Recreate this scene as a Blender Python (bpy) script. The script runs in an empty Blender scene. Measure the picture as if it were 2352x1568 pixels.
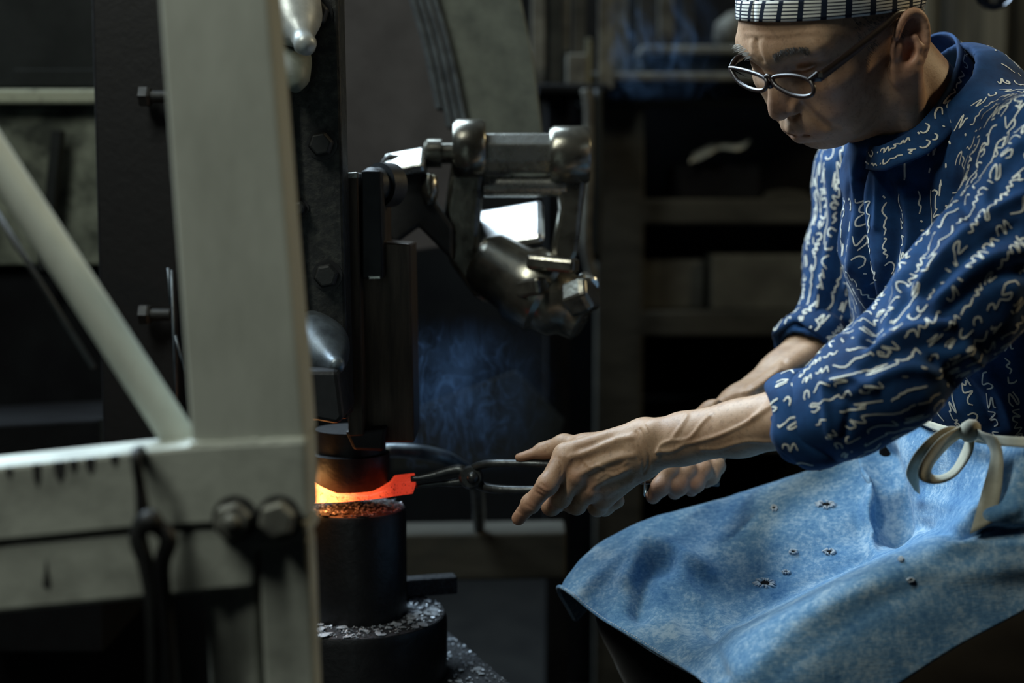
import bpy, math, random
import numpy as np
from mathutils import Vector, Matrix
from mathutils.bvhtree import BVHTree

# ------------------------------------------------------------------ camera, world, light, exposure
CAM_H, PITCH, F_PX = 0.90, math.radians(5.5), 2352 * 50.0 / 36.0
scene = bpy.context.scene
C = scene.collection
cam_d = bpy.data.cameras.new('camera'); cam = bpy.data.objects.new('camera', cam_d); C.objects.link(cam)
cam.location = (0, 0, CAM_H); cam.rotation_euler = (math.pi / 2 - PITCH, 0, 0)
cam_d.sensor_width = 36; cam_d.lens = 50; cam_d.clip_start = 0.05
cam_d.dof.use_dof = True; cam_d.dof.focus_distance = 1.36; cam_d.dof.aperture_fstop = 2.6
scene.camera = cam
scene.view_settings.view_transform = 'Standard'; scene.view_settings.look = 'None'
scene.view_settings.gamma = 1; scene.view_settings.use_curve_mapping = False
scene.view_settings.exposure = 0.0
scene.cycles.use_denoising = True
scene.cycles.max_bounces = 6; scene.cycles.volume_bounces = 0; scene.cycles.transparent_max_bounces = 12
scene.cycles.caustics_reflective = False; scene.cycles.caustics_refractive = False
scene.cycles.sample_clamp_indirect = 3.0
scene.cycles.volume_step_rate = 2.0
world = bpy.data.worlds.new('workshop_dusk'); scene.world = world; world.use_nodes = True
world.node_tree.nodes['Background'].inputs[0].default_value = (0.30, 0.42, 0.60, 1)
world.node_tree.nodes['Background'].inputs[1].default_value = 0.006

def area(name, loc, target, size, power, col, size_y=None, spread=180):
    l = bpy.data.lights.new(name, 'AREA'); o = bpy.data.objects.new(name, l); C.objects.link(o)
    l.shape = 'RECTANGLE'; l.size = size; l.size_y = size_y or size; l.energy = power; l.color = col
    l.spread = math.radians(spread)
    o.location = loc
    o.rotation_euler = (Vector(target) - Vector(loc)).to_track_quat('-Z', 'Y').to_euler()
    return o
# all outside the picture: daylight through a skylight at roof height behind and left of the hammer, one tube under the ceiling
# on the camera's side of the hammer, and the warm lamp on the right that shows on the man's neck
area('skylight_left_offscreen', (-1.30, 2.70, 2.80), (0.28, 1.40, 0.78), 2.4, 118, (0.68, 0.86, 1.0), 1.75, spread=110)
area('ceiling_tube_offscreen', (-0.95, 0.30, 2.45), (-0.50, 0.80, 0.2), 0.15, 28, (0.95, 1.0, 0.90), 1.2)
area('lamp_right_offscreen', (2.30, 1.55, 2.20), (0.42, 1.40, 1.02), 0.30, 18, (1.0, 0.82, 0.50), 0.30)

# ------------------------------------------------------------------ helpers
CP, SP = math.cos(PITCH), math.sin(PITCH)
def W(px, py, Y):
    """point seen at pixel (px, py) of the photograph that lies at distance Y in front of the camera"""
    x = (px - 1176.0) / F_PX; u = (784.0 - py) / F_PX
    d = (x, CP + u * SP, -SP + u * CP)
    t = Y / d[1]
    return Vector((d[0] * t, Y, CAM_H + d[2] * t))
def WV(px, py, Y): return np.array(W(px, py, Y))
def project(V):
    """world points (n,3) -> pixel coordinates"""
    dy = V[:, 1]; dz = V[:, 2] - CAM_H
    dep = dy * CP - dz * SP; up = dy * SP + dz * CP
    return 1176.0 + F_PX * V[:, 0] / dep, 784.0 - F_PX * up / dep
def R(px, Y): return px / F_PX * Y     # a size in pixels at distance Y, in metres

def empty(name, loc, label=None, cat=None, group=None, kind=None):
    o = bpy.data.objects.new(name, None); C.objects.link(o); o.location = loc
    o.empty_display_size = 0.05
    tag(o, label, cat, group, kind); return o
def tag(o, label=None, cat=None, group=None, kind=None):
    if label: o['label'] = label
    if cat: o['category'] = cat
    if group: o['group'] = group
    if kind: o['kind'] = kind
    return o
def wloc(o):
    v = Vector(o.location)
    while o.parent: o = o.parent; v += Vector(o.location)
    return v
def mk(name, geo, mat, parent=None, smooth=False, bevel=0, sub=0, auto=None, uv=None):
    V, Fc = geo
    V = [tuple(v) for v in V]
    org = wloc(parent) if parent else Vector((0, 0, 0))
    me = bpy.data.meshes.new(name)
    me.from_pydata([(v[0] - org[0], v[1] - org[1], v[2] - org[2]) for v in V], [], Fc)
    me.validate()
    o = bpy.data.objects.new(name, me); C.objects.link(o)
    if parent: o.parent = parent
    if mat: me.materials.append(mat)
    if smooth:
        me.polygons.foreach_set('use_smooth', [True] * len(me.polygons))
        if auto:
            try: me.set_sharp_from_angle(angle=math.radians(auto))
            except Exception: pass
    if uv is not None:
        l = me.uv_layers.new(name='UVMap')
        li = np.zeros(len(me.loops), dtype=np.int32); me.loops.foreach_get('vertex_index', li)
        l.data.foreach_set('uv', np.asarray(uv, dtype=np.float32)[li].ravel())
    if bevel:
        b = o.modifiers.new('bevel', 'BEVEL'); b.width = bevel; b.segments = 2; b.limit_method = 'ANGLE'
    if sub:
        s = o.modifiers.new('sub', 'SUBSURF'); s.levels = sub; s.render_levels = sub
    return o
def mk_np(name, V, Q, mat, parent=None, attrs=None):
    """big quad mesh from numpy arrays"""
    org = np.array(wloc(parent)) if parent else np.zeros(3)
    me = bpy.data.meshes.new(name)
    me.vertices.add(len(V)); me.vertices.foreach_set('co', (V - org).astype(np.float32).ravel())
    me.loops.add(len(Q) * 4); me.loops.foreach_set('vertex_index', Q.astype(np.int32).ravel())
    me.polygons.add(len(Q)); me.polygons.foreach_set('loop_start', np.arange(0, len(Q) * 4, 4, dtype=np.int32))
    me.polygons.foreach_set('use_smooth', np.ones(len(Q), dtype=bool))
    me.update(calc_edges=True); me.validate()
    for k, a in (attrs or {}).items():
        at = me.attributes.new(k, 'FLOAT', 'POINT'); at.data.foreach_set('value', a.astype(np.float32))
    o = bpy.data.objects.new(name, me); C.objects.link(o)
    if parent: o.parent = parent
    me.materials.append(mat)
    return o

def join(*geos):
    V, Fc = [], []
    for v, f in geos:
        n = len(V); V += [tuple(a) for a in v]; Fc += [tuple(i + n for i in q) for q in f]
    return V, Fc
def box(c, s, rz=0, M=None):
    m = M or Matrix.Rotation(rz, 3, 'Z'); c = Vector(c)
    V = [c + m @ Vector((x * s[0] / 2, y * s[1] / 2, z * s[2] / 2)) for x in (-1, 1) for y in (-1, 1) for z in (-1, 1)]
    return V, [(0, 1, 3, 2), (4, 6, 7, 5), (0, 4, 5, 1), (2, 3, 7, 6), (0, 2, 6, 4), (1, 5, 7, 3)]
def frame_of(d):
    d = Vector(d).normalized(); a = Vector((0, 0, 1)) if abs(d.z) < 0.9 else Vector((1, 0, 0))
    u = d.cross(a).normalized(); return d, u, d.cross(u)
def lathe(a, b, prof, n=32, caps=True, phase=0.0):
    """prof: list of (t along a->b in 0..1, radius)"""
    a, b = Vector(a), Vector(b); d, u, w = frame_of(b - a)
    V, Fc = [], []
    for t, r in prof:
        for k in range(n):
            an = 2 * math.pi * k / n + phase
            V.append(a + (b - a) * t + u * (r * math.cos(an)) + w * (r * math.sin(an)))
    for i in range(len(prof) - 1):
        for k in range(n):
            Fc.append((i * n + k, i * n + (k + 1) % n, (i + 1) * n + (k + 1) % n, (i + 1) * n + k))
    if caps:
        Fc.append(tuple(range(n))[::-1]); Fc.append(tuple((len(prof) - 1) * n + k for k in range(n)))
    return V, Fc
def cyl(a, b, r, n=32, r2=None, ch=0.0, phase=0.0):
    L = (Vector(b) - Vector(a)).length; r2 = r if r2 is None else r2
    if ch:
        t = ch / L; return lathe(a, b, [(0, r - ch), (t, r), (1 - t, r2), (1, r2 - ch)], n, True, phase)
    return lathe(a, b, [(0, r), (1, r2)], n, True, phase)
def catmull(P, n=8):
    P = [Vector(p) for p in P]
    if len(P) < 3:
        return [P[0].lerp(P[-1], k / n) for k in range(n + 1)]
    Q = [P[0] * 2 - P[1]] + P + [P[-1] * 2 - P[-2]]; out = []
    for i in range(1, len(Q) - 2):
        p0, p1, p2, p3 = Q[i - 1:i + 3]
        for k in range(n):
            t = k / n
            out.append(0.5 * ((2 * p1) + (p2 - p0) * t + (2 * p0 - 5 * p1 + 4 * p2 - p3) * t * t + (3 * p1 - p0 - 3 * p2 + p3) * t ** 3))
    out.append(P[-1].copy()); return out
def tube(path, r, n=12, caps=True, flat=1.0, up=None):
    """swept tube; r number or list; flat squashes the section along the 'up' direction"""
    path = [Vector(p) for p in path]; m = len(path)
    rs = r if isinstance(r, (list, tuple)) else [r] * m
    if len(rs) != m: rs = [rs[min(len(rs) - 1, int(i * (len(rs) - 1) / (m - 1)))] * (1 - (i * (len(rs) - 1) / (m - 1)) % 1) + rs[min(len(rs) - 1, int(i * (len(rs) - 1) / (m - 1)) + 1)] * ((i * (len(rs) - 1) / (m - 1)) % 1) for i in range(m)]
    V, Fc = [], []
    u = None
    for i in range(m):
        d = (path[min(i + 1, m - 1)] - path[max(i - 1, 0)]).normalized()
        if up is not None: w = Vector(up); u = d.cross(w).normalized(); w = u.cross(d)
        else:
            if u is None: _, u, _w = frame_of(d)
            u = (u - d * u.dot(d)).normalized(); w = d.cross(u)
        for k in range(n):
            a = 2 * math.pi * k / n
            V.append(path[i] + u * (rs[i] * math.cos(a)) + w * (rs[i] * flat * math.sin(a)))
    for i in range(m - 1):
        for k in range(n):
            Fc.append((i * n + k, i * n + (k + 1) % n, (i + 1) * n + (k + 1) % n, (i + 1) * n + k))
    if caps: Fc.append(tuple(range(n))[::-1]); Fc.append(tuple((m - 1) * n + k for k in range(n)))
    return V, Fc
def slab(pts, Y, thick):
    """an upright plate: outline given where it shows, standing at distance Y, running back by thick"""
    f = [W(x, y, Y) for x, y in pts]
    ar = sum(f[i].x * f[(i + 1) % len(f)].z - f[(i + 1) % len(f)].x * f[i].z for i in range(len(f)))
    if ar < 0: f = f[::-1]
    n = len(f); b = [p + Vector((0, thick, 0)) for p in f]
    return f + b, [tuple(range(n)), tuple(range(2 * n - 1, n - 1, -1))] + [((i + 1) % n, i, i + n, (i + 1) % n + n) for i in range(n)]
def hexbolt(c, axis, r, h, n=6, phase=0.0):
    c = Vector(c); d = Vector(axis).normalized()
    return lathe(c, c + d * h, [(0, r), (0.75, r), (1, r * 0.86)], n, True, phase)
def washer(c, axis, r, h):
    c = Vector(c); d = Vector(axis).normalized(); return cyl(c, c + d * h, r, 28)

# ------------------------------------------------------------------ materials
def nt(name):
    m = bpy.data.materials.new(name); m.use_nodes = True
    return m, m.node_tree.nodes, m.node_tree.links, m.node_tree.nodes['Principled BSDF']
def mix_rgb(N, L, fac, a, b, mode='MIX'):
    x = N.new('ShaderNodeMix'); x.data_type = 'RGBA'; x.blend_type = mode
    for s, v in ((0, fac), (6, a), (7, b)):
        if hasattr(v, 'is_linked') or hasattr(v, 'links'): L.new(v, x.inputs[s])
        else: x.inputs[s].default_value = v if s == 0 else (*v[:3], 1)
    return x.outputs[2]
def ramp(N, L, src, stops):
    r = N.new('ShaderNodeValToRGB'); L.new(src, r.inputs[0]); e = r.color_ramp.elements
    while len(e) < len(stops): e.new(0.5)
    for k, (p, c) in enumerate(stops):
        e[k].position = p; e[k].color = (*c[:3], 1) if hasattr(c, '__len__') else (c, c, c, 1)
    return r.outputs[0]
def noise(N, L, scale, detail=4, rough=0.6, co=None, dist=0.0):
    n = N.new('ShaderNodeTexNoise'); n.inputs['Scale'].default_value = scale; n.inputs['Detail'].default_value = detail
    n.inputs['Roughness'].default_value = rough; n.inputs['Distortion'].default_value = dist
    if co is not None: L.new(co, n.inputs['Vector'])
    return n.outputs['Fac']
def pm(name, col, col2=None, rough=0.6, metal=0.0, scale=18, lo=0.35, hi=0.7, bump=0.15, bscale=90, spec=0.5, stretch=None, rvar=0.15):
    m, N, L, B = nt(name)
    tc = N.new('ShaderNodeTexCoord').outputs['Object']
    if stretch:
        mp = N.new('ShaderNodeMapping'); L.new(tc, mp.inputs[0]); mp.inputs['Scale'].default_value = stretch; tc = mp.outputs[0]
    n1 = noise(N, L, scale, 6, 0.62, tc)
    col2 = col2 or tuple(c * 0.55 for c in col)
    L.new(ramp(N, L, n1, [(lo, col2), (hi, col)]), B.inputs['Base Color'])
    n2 = noise(N, L, bscale, 5, 0.6, tc)
    rr = N.new('ShaderNodeMapRange'); L.new(n1, rr.inputs[0]); rr.inputs[3].default_value = rough + rvar; rr.inputs[4].default_value = max(0.05, rough - rvar)
    L.new(rr.outputs[0], B.inputs['Roughness'])
    B.inputs['Metallic'].default_value = metal; B.inputs['Specular IOR Level'].default_value = spec
    bp = N.new('ShaderNodeBump'); bp.inputs['Strength'].default_value = bump; bp.inputs['Distance'].default_value = 0.002
    L.new(n2, bp.inputs['Height']); L.new(bp.outputs[0], B.inputs['Normal'])
    return m
M = {}
M['post'] = pm('weathered_grey_paint', (0.42, 0.44, 0.385), (0.31, 0.325, 0.28), 0.55, 0, 26, 0.25, 0.55, 0.12, 60, stretch=(1, 1, 0.35))
M['beam'] = pm('grimy_grey_paint', (0.40, 0.42, 0.365), (0.22, 0.23, 0.20), 0.6, 0, 22, 0.3, 0.6, 0.2, 70)
M['grime'] = pm('black_grime', (0.018, 0.019, 0.018), (0.008, 0.008, 0.008), 0.8, 0, 30)
M['bolt'] = pm('dull_bolt_steel', (0.22, 0.225, 0.19), (0.10, 0.10, 0.09), 0.5, 0.3, 60)
M['dark'] = pm('dark_oily_iron', (0.020, 0.021, 0.021), (0.007, 0.008, 0.008), 0.55, 0.3, 40, bump=0.3)
M['darker'] = pm('black_iron', (0.012, 0.012, 0.013), (0.006, 0.006, 0.007), 0.5, 0.3, 40, bump=0.25)
M['guide'] = pm('speckled_cast_iron', (0.045, 0.045, 0.038), (0.014, 0.015, 0.015), 0.5, 0.4, 120, 0.45, 0.72, 0.4, 200)
M['brown'] = pm('brown_primer_plate', (0.060, 0.056, 0.058), (0.036, 0.033, 0.034), 0.65, 0, 14, bump=0.06)
M['ram'] = pm('worn_brown_steel', (0.085, 0.062, 0.045), (0.035, 0.028, 0.022), 0.42, 0.6, 50, 0.3, 0.7, 0.2, 120, stretch=(3, 3, 0.25))
M['steel'] = pm('bright_worn_steel', (0.48, 0.48, 0.44), (0.20, 0.20, 0.18), 0.26, 0.85, 60, 0.3, 0.65, 0.15, 150)
M['link'] = pm('greasy_machined_steel', (0.23, 0.22, 0.18), (0.06, 0.055, 0.045), 0.24, 0.8, 45, 0.3, 0.65, 0.15, 120, rvar=0.1)
M['spring'] = pm('grey_green_spring_paint', (0.125, 0.14, 0.115), (0.065, 0.074, 0.062), 0.6, 0.0, 30, 0.3, 0.65, 0.2, 110)
M['leaf'] = pm('bare_leaf_steel', (0.17, 0.20, 0.22), (0.06, 0.07, 0.08), 0.4, 0.6, 50)
M['die'] = pm('scaled_black_die', (0.020, 0.020, 0.021), (0.009, 0.009, 0.010), 0.42, 0.5, 60, bump=0.3, bscale=160)
M['dietop'] = pm('die_face_with_scale', (0.10, 0.095, 0.09), (0.03, 0.028, 0.028), 0.5, 0.4, 130, 0.35, 0.6, 0.9, 180)
M['scale'] = pm('grey_mill_scale', (0.58, 0.64, 0.70), (0.25, 0.27, 0.30), 0.40, 0.30, 140, bump=0.3)
M['scale_dust'] = pm('blue_black_scale_dust', (0.05, 0.055, 0.065), (0.014, 0.015, 0.018), 0.55, 0.3, 260, 0.45, 0.65, 0.8, 300)
M['tongs'] = pm('forged_black_steel', (0.085, 0.09, 0.088), (0.03, 0.032, 0.034), 0.36, 0.75, 70, 0.3, 0.7, 0.3, 140)
M['white_cast'] = pm('pale_worn_casting', (0.50, 0.52, 0.50), (0.25, 0.27, 0.27), 0.4, 0.3, 40)
M['concrete'] = pm('mottled_old_sheet', (0.22, 0.24, 0.19), (0.04, 0.045, 0.038), 0.8, 0, 16, 0.38, 0.68, 0.3, 60, spec=0.12)
M['panel'] = pm('dark_green_panel', (0.018, 0.021, 0.021), (0.010, 0.012, 0.012), 0.6, 0, 12, spec=0.12)
M['rail'] = pm('pale_chipped_rail', (0.30, 0.32, 0.24), (0.10, 0.10, 0.08), 0.6, 0, 55, 0.30, 0.45, 0.3, 90)
M['wood'] = pm('sooty_wood', (0.050, 0.049, 0.041), (0.022, 0.022, 0.019), 0.75, 0, 20, bump=0.25, stretch=(0.3, 1, 1), spec=0.12)
M['soot'] = pm('soot_black', (0.006, 0.007, 0.008), (0.003, 0.003, 0.004), 0.85, 0, 12, spec=0.12)
M['bars'] = pm('old_grey_bar', (0.15, 0.148, 0.125), (0.055, 0.052, 0.045), 0.6, 0.2, 25, spec=0.12)
M['floor'] = pm('packed_earth_floor', (0.010, 0.010, 0.009), (0.005, 0.005, 0.005), 0.9, 0, 9, bump=0.4, spec=0.12)
M['wall'] = pm('soot_dark_wall', (0.012, 0.013, 0.013), (0.006, 0.006, 0.007), 0.85, 0, 6, spec=0.12)
M['polished'] = pm('highlight_plate_steel', (0.85, 0.86, 0.86), (0.6, 0.6, 0.6), 0.36, 1.0, 60, bump=0.05)  # near-white metal, only for the plate added as the linkage highlight
M['rag'] = pm('white_rag', (0.55, 0.55, 0.47), (0.30, 0.30, 0.26), 0.9, 0, 30)
M['boxes'] = pm('dusty_box', (0.080, 0.082, 0.070), (0.045, 0.045, 0.04), 0.8, 0, 14, spec=0.12)
# ------------------------------------------------------------------ the room
rng = random.Random(7)
def struct(name, geo, mat, bevel=0): return tag(mk(name, geo, mat, bevel=bevel), kind='structure')
struct('floor', box((0.4, 1.6, -0.02), (5.2, 5.6, 0.04)), M['floor'])
struct('wall_back', box((0.4, 3.55, 1.3), (5.2, 0.08, 2.6)), M['wall'])
struct('wall_left', box((-2.24, 1.6, 1.3), (0.08, 5.6, 2.6)), M['wall'])
struct('wall_right', box((3.04, 1.6, 1.3), (0.08, 5.6, 2.6)), M['wall'])
# vertical boarding on the back wall behind the man, one board at a time
board_m = [pm('wall_board_%d' % k, c, tuple(v * 0.5 for v in c), 0.8, 0, 20, stretch=(1, 1, 0.2)) for k, c in enumerate([(0.10, 0.10, 0.082), (0.26, 0.27, 0.20), (0.05, 0.052, 0.046), (0.17, 0.165, 0.13)])]
bw = bpy.data.objects['wall_back']
x = 2050
while x < 2560:
    w = rng.choice([26, 34, 40, 52])
    yy = 3.40 + rng.random() * 0.05
    p0, p1 = W(x, 900, yy), W(x + w - 3, 900, yy)
    mk('board', box(((p0.x + p1.x) / 2, yy, 1.3), (p1.x - p0.x, 0.03, 2.5)), board_m[rng.choice([0, 0, 1, 2, 3, 2])], bw)
    x += w

# ------------------------------------------------------------------ the foreground steel frame
fr = empty('machine_guard', (W(560, 1568, 0.96).x, 0.96, 0), 'pale grey steel guard of post, crossbeam and diagonal brace tube before the hammer', 'guard')
mk('post', slab([(354, -160), (603, -160), (701, 1012), (441, 1030)], 0.93, 0.055), M['post'], fr, bevel=0.0022)
# crossbeam of two bars, one above the other
mk('crossbeam', slab([(-260, 1098), (441, 1022), (703, 1008), (710, 1196), (312, 1216), (-260, 1272)], 0.925, 0.05), M['beam'], fr, bevel=0.003)
mk('crossbeam', slab([(-260, 1276), (312, 1221), (708, 1200), (711, 1238), (586, 1262), (583, 1350), (-260, 1434)], 0.928, 0.05), M['beam'], fr, bevel=0.003)
mk('leg', slab([(590, 1240), (711, 1236), (745, 2060), (632, 2060)], 0.932, 0.03), M['beam'], fr, bevel=0.003)
mk('leg', slab([(468, 1300), (588, 1300), (618, 2060), (505, 2060)], 0.937, 0.028), M['beam'], fr, bevel=0.003)
for px0 in (470, 632):   # feet carry the legs to the floor
    a = W(px0 + 55, 2050, 0.96); mk('foot', box((a.x, 0.965, a.z / 2), (0.034, 0.05, a.z)), M['beam'], fr, bevel=0.003)
# weld bead where post meets beam
path = [W(436 + k * 8.9, 1022 - k * 0.42 + rng.uniform(-3, 3), 0.928) for k in range(31)]
mk('weld_bead', tube(path, [0.0016 + 0.0009 * rng.random() for _ in path], 8), M['beam'], fr, smooth=True)
for cx, cy, r in ((541, 1189, 46), (641, 1187, 45)):
    c = W(cx, cy, 0.925)
    wsh = mk('washer', washer(c, (0, -1, 0), R(r * 1.16, 0.925), 0.0025), M['grime'], fr)
    b = mk('bolt', hexbolt(c + Vector((0, -0.0025, 0)), (0, -1, 0), R(r, 0.92), 0.011, phase=0.3), M['bolt'], fr, bevel=0.0012)
    if cx < 600:
        mk('stud_end', lathe(c + Vector((0, -0.013, 0)), c + Vector((0, -0.019, 0)), [(0, 0.006), (0.7, 0.006), (1, 0.003)], 16), M['bolt'], b, smooth=True)
a, b = W(-70, 268, 0.985), W(428, 1032, 0.965)
mk('brace_tube', cyl(a, b, R(40, 0.97), 40), M['post'], fr, smooth=True, auto=40)
mk('brace_wire', tube([W(-40, 438, 1.03), W(215, 845, 1.02)], 0.0022, 10), M['dark'], fr, smooth=True)
# drips of dark paint along the top of the crossbeam
for (cx, ww, h) in ((84, 10, 52), (136, 14, 48), (168, 10, 30), (206, 12, 36), (262, 10, 26), (20, 8, 22)):
    yt = 1078 - cx * 0.125
    pts = [(cx - ww, yt), (cx + ww, yt - 2), (cx + ww * .8, yt + h * .6), (cx + 2, yt + h), (cx - ww * .7, yt + h * .6)]
    mk('paint_run', slab(pts, 0.9245, 0.0012), M['grime'], fr)
mk('paint_run', slab([(98, 1345), (106, 1285), (116, 1342), (110, 1352)], 0.9275, 0.0012), M['grime'], fr)

# tongs hanging from the crossbeam
ht = empty('hanging_tongs', W(345, 1240, 0.90), 'dark forging tongs hung over the pale crossbeam by their jaws', 'tongs')
mk('jaw', tube(catmull([W(322, 1036, 0.925), W(312, 1046, 0.905), W(322, 1120, 0.905), W(330, 1190, 0.905)], 6), [0.0042, 0.0035, 0.0035, 0.005], 10), M['darker'], ht, smooth=True)
mk('handle', tube(catmull([W(330, 1185, 0.906), W(318, 1235, 0.905), W(336, 1300, 0.905), W(352, 1420, 0.905), W(356, 1640, 0.91), W(358, 1800, 0.91)], 8), [0.0055, 0.006, 0.005, 0.0045, 0.0045], 10), M['dark'], ht, smooth=True)
mk('handle', tube(catmull([W(338, 1190, 0.900), W(386, 1235, 0.898), W(372, 1300, 0.90), W(382, 1420, 0.905), W(398, 1640, 0.91), W(406, 1800, 0.91)], 8), [0.0055, 0.006, 0.005, 0.0045, 0.0045], 10), M['darker'], ht, smooth=True)
mk('rivet', lathe(W(345, 1197, 0.905), W(345, 1197, 0.890), [(0, .008), (.7, .008), (1, .005)], 20), M['dark'], ht, smooth=True)

# ------------------------------------------------------------------ the power hammer
ph = empty('power_hammer', (W(815, 1500, 1.47).x, 1.47, 0), 'dark spring power hammer with round anvil, ram, guide plate and greasy linkage', 'machine')
mk('column', slab([(205, -150), (398, -150), (412, 1050), (236, 1050)], 1.62, 0.16), M['darker'], ph, bevel=0.004)
for cy in (222, 722):
    c = W(322, cy, 1.60)
    mk('bolt', join(hexbolt(c, (1, 0, 0), 0.012, 0.012), cyl(c + Vector((.01, 0, 0)), c + Vector((.034, 0, 0)), 0.007, 16)), M['dark'], ph)
for (x0, y0, x1, y1, r) in ((386, 615, 392, 700, .0012), (402, 770, 424, 850, .0012), (394, 620, 404, 940, .001)):
    mk('cable', tube([W(x0, y0, 1.2), W(x1, y1, 1.2)], r, 8), M['leaf'], ph, smooth=True)
# guide plate with its bolts
mk('guide_plate', slab([(560, -320), (774, -320), (778, 20), (800, 962), (560, 975)], 1.36, 0.05), M['guide'], ph, bevel=0.003)
for cx, cy, r in ((727, 31, 31), (740, 332, 29), (752, 632, 29), (690, 478, 17)):
    c = W(cx, cy, 1.36)
    mk('washer', washer(c, (0, -1, 0), R(r * 1.2, 1.36), 0.002), M['darker'], ph)
    mk('bolt', hexbolt(c + Vector((0, -.002, 0)), (0, -1, 0), R(r, 1.36), 0.014, phase=0.2), M['dark'], ph, bevel=0.0015)
mk('guide_edge', slab([(630, 180), (656, 180), (700, 830), (676, 830)], 1.345, 0.02), M['dark'], ph, bevel=0.002)
# pale castings that show past the post
mk('pivot_casting', lathe(W(640, -20, 1.365), W(706, 112, 1.285), [(0, .035), (.25, .034), (.5, .028), (.7, .017), (.8, .0105), (.88, .0095), (.93, .0105), (1, .007)], 32), M['white_cast'], ph, smooth=True)
mk('pivot_casting', lathe(W(655, 90, 1.365), W(680, 200, 1.30), [(0, .02), (.5, .020), (.8, .015), (1, .006)], 24), M['spring'], ph, smooth=True)
mk('pivot_casting', lathe(W(705, 790, 1.365), W(778, 842, 1.285), [(0, .034), (.3, .034), (.55, .025), (.75, .014), (.88, .0085), (.95, .008), (1, .005)], 32), M['leaf'], ph, smooth=True)
mk('die_holder', slab([(670, 850), (776, 850), (790, 960), (775, 975), (670, 955)], 1.27, 0.095), M['darker'], ph, bevel=0.006)
# brown back plate, ram and gib
mk('back_plate', slab([(772, -120), (1052, -120), (1078, 430), (1085, 560), (780, 600)], 1.98, 0.03), M['brown'], ph, bevel=0.003)
mk('ram', slab([(800, 420), (880, 420), (882, 556), (943, 560), (952, 1016), (806, 1018)], 1.46, 0.09), M['ram'], ph, bevel=0.002)
mk('gib', slab([(788, 398), (821, 396), (836, 1000), (800, 1002)], 1.43, 0.05), M['ram'], ph, bevel=0.0015)
mk('gib_end', slab([(788, 397), (821, 395), (822, 409), (788, 411)], 1.429, 0.052), M['steel'], ph, bevel=0.001)
mk('slot_shade', slab([(830, 392), (874, 392), (879, 638), (832, 640)], 1.435, 0.04), M['darker'], ph, bevel=0.0015)  # black slab laid on the ram for the shade inside its slot
mk('slot_end', slab([(846, 633), (874, 632), (875, 641), (846, 642)], 1.434, 0.03), M['steel'], ph, bevel=0.001)
# dies: upper die on the ram, lower die on the anvil
def vax(px, py, Y): c = W(px, py, Y); return c
yd = 1.485
u_bot = W(806, 1128, yd); ru = R(91, yd)
u_top = W(806, 984, yd)
mk('upper_die', lathe(u_bot, Vector((u_bot.x, yd, u_top.z)), [(0, ru * .93), (.02, ru * .98), (.06, ru), (.62, ru), (.64, ru * .90), (1, ru * .90)], 64), M['die'], ph, smooth=True, auto=30)
mk('die_key', slab([(792, 990), (886, 984), (880, 1036), (812, 1034)], 1.435, 0.03), M['darker'], ph, bevel=0.003)
l_top = W(815, 1166, yd); rl = R(120, yd); l_bot = W(815, 1408, yd)
mk('lower_die', lathe(Vector((l_top.x, yd, l_bot.z)), l_top, [(0, rl), (.96, rl), (1, rl * .97)], 72), M['die'], ph, smooth=True, auto=30)
mk('die_face', lathe(l_top + Vector((0, 0, -.002)), l_top + Vector((0, 0, .0006)), [(0, rl * .965), (1, rl * .955)], 72), M['dietop'], ph)
rb = R(214, yd); b_top = Vector((l_top.x, yd, l_bot.z))
mk('anvil_block', lathe(Vector((b_top.x, yd, 0.24)), b_top, [(0, rb), (.97, rb), (1, rb * .975)], 96), M['die'], ph, smooth=True, auto=30)
mk('anvil_top', lathe(b_top + Vector((0, 0, -.002)), b_top + Vector((0, 0, .0008)), [(0, rb * .97), (1, rb * .965)], 72), M['scale_dust'], ph)
# keys wedged behind the lower die
zt = b_top.z
for (x0, y0, x1, y1, w, h) in ((880, 1392, 1013, 1366, .016, .012), (900, 1420, 1046, 1388, .020, .02)):
    a, b = W(x0, y0, yd + .05), W(x1, y1, yd + .07)
    d = (b - a); ang = math.atan2(d.y, d.x); c = (a + b) / 2; c.z = zt + h / 2 + .004
    mk('die_wedge', box(c, (d.length, w, h), ang), M['scale_dust'], ph, bevel=0.002)
# bed plate
bed_z = 0.40
def on_z(px, py, z):
    x = (px - 1176.0) / F_PX; u = (784.0 - py) / F_PX
    d = Vector((x, CP + u * SP, -SP + u * CP)); t = (z - CAM_H) / d.z
    return Vector((0, 0, CAM_H)) + d * t
e0, e1 = on_z(1027, 1445, bed_z), on_z(1175, 1568, bed_z)
ed = (e1 - e0).normalized(); far = e0 - ed * 0.25; near = e1 + ed * 0.25
poly = [far, near, Vector((near.x - .25, near.y, bed_z)), Vector((far.x - .20, far.y, bed_z))]
mk('bed', (poly + [Vector((p.x, p.y, 0)) for p in poly], [(0, 1, 2, 3)[::-1], (4, 5, 6, 7)] + [(i, (i + 1) % 4, (i + 1) % 4 + 4, i + 4) for i in range(4)]), M['scale_dust'], ph, bevel=0.003)
mk('air_pipe', tube(catmull([W(860, 1040, 1.60), W(905, 1034, 1.60), W(975, 1040, 1.60), W(1040, 1060, 1.62), W(1090, 1105, 1.70), W(1100, 1160, 1.85), W(1100, 1210, 1.97)], 8), 0.0085, 14), M['leaf'], ph, smooth=True)
mk('rear_guard', slab([(900, 960), (1185, 852), (1296, 965), (1268, 1052), (900, 1080)], 2.0, 0.004), M['panel'], ph)
mk('rear_rail', slab([(900, 1228), (1300, 1222), (1300, 1330), (900, 1336)], 1.95, 0.08), M['wood'], ph, bevel=0.004)

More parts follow.
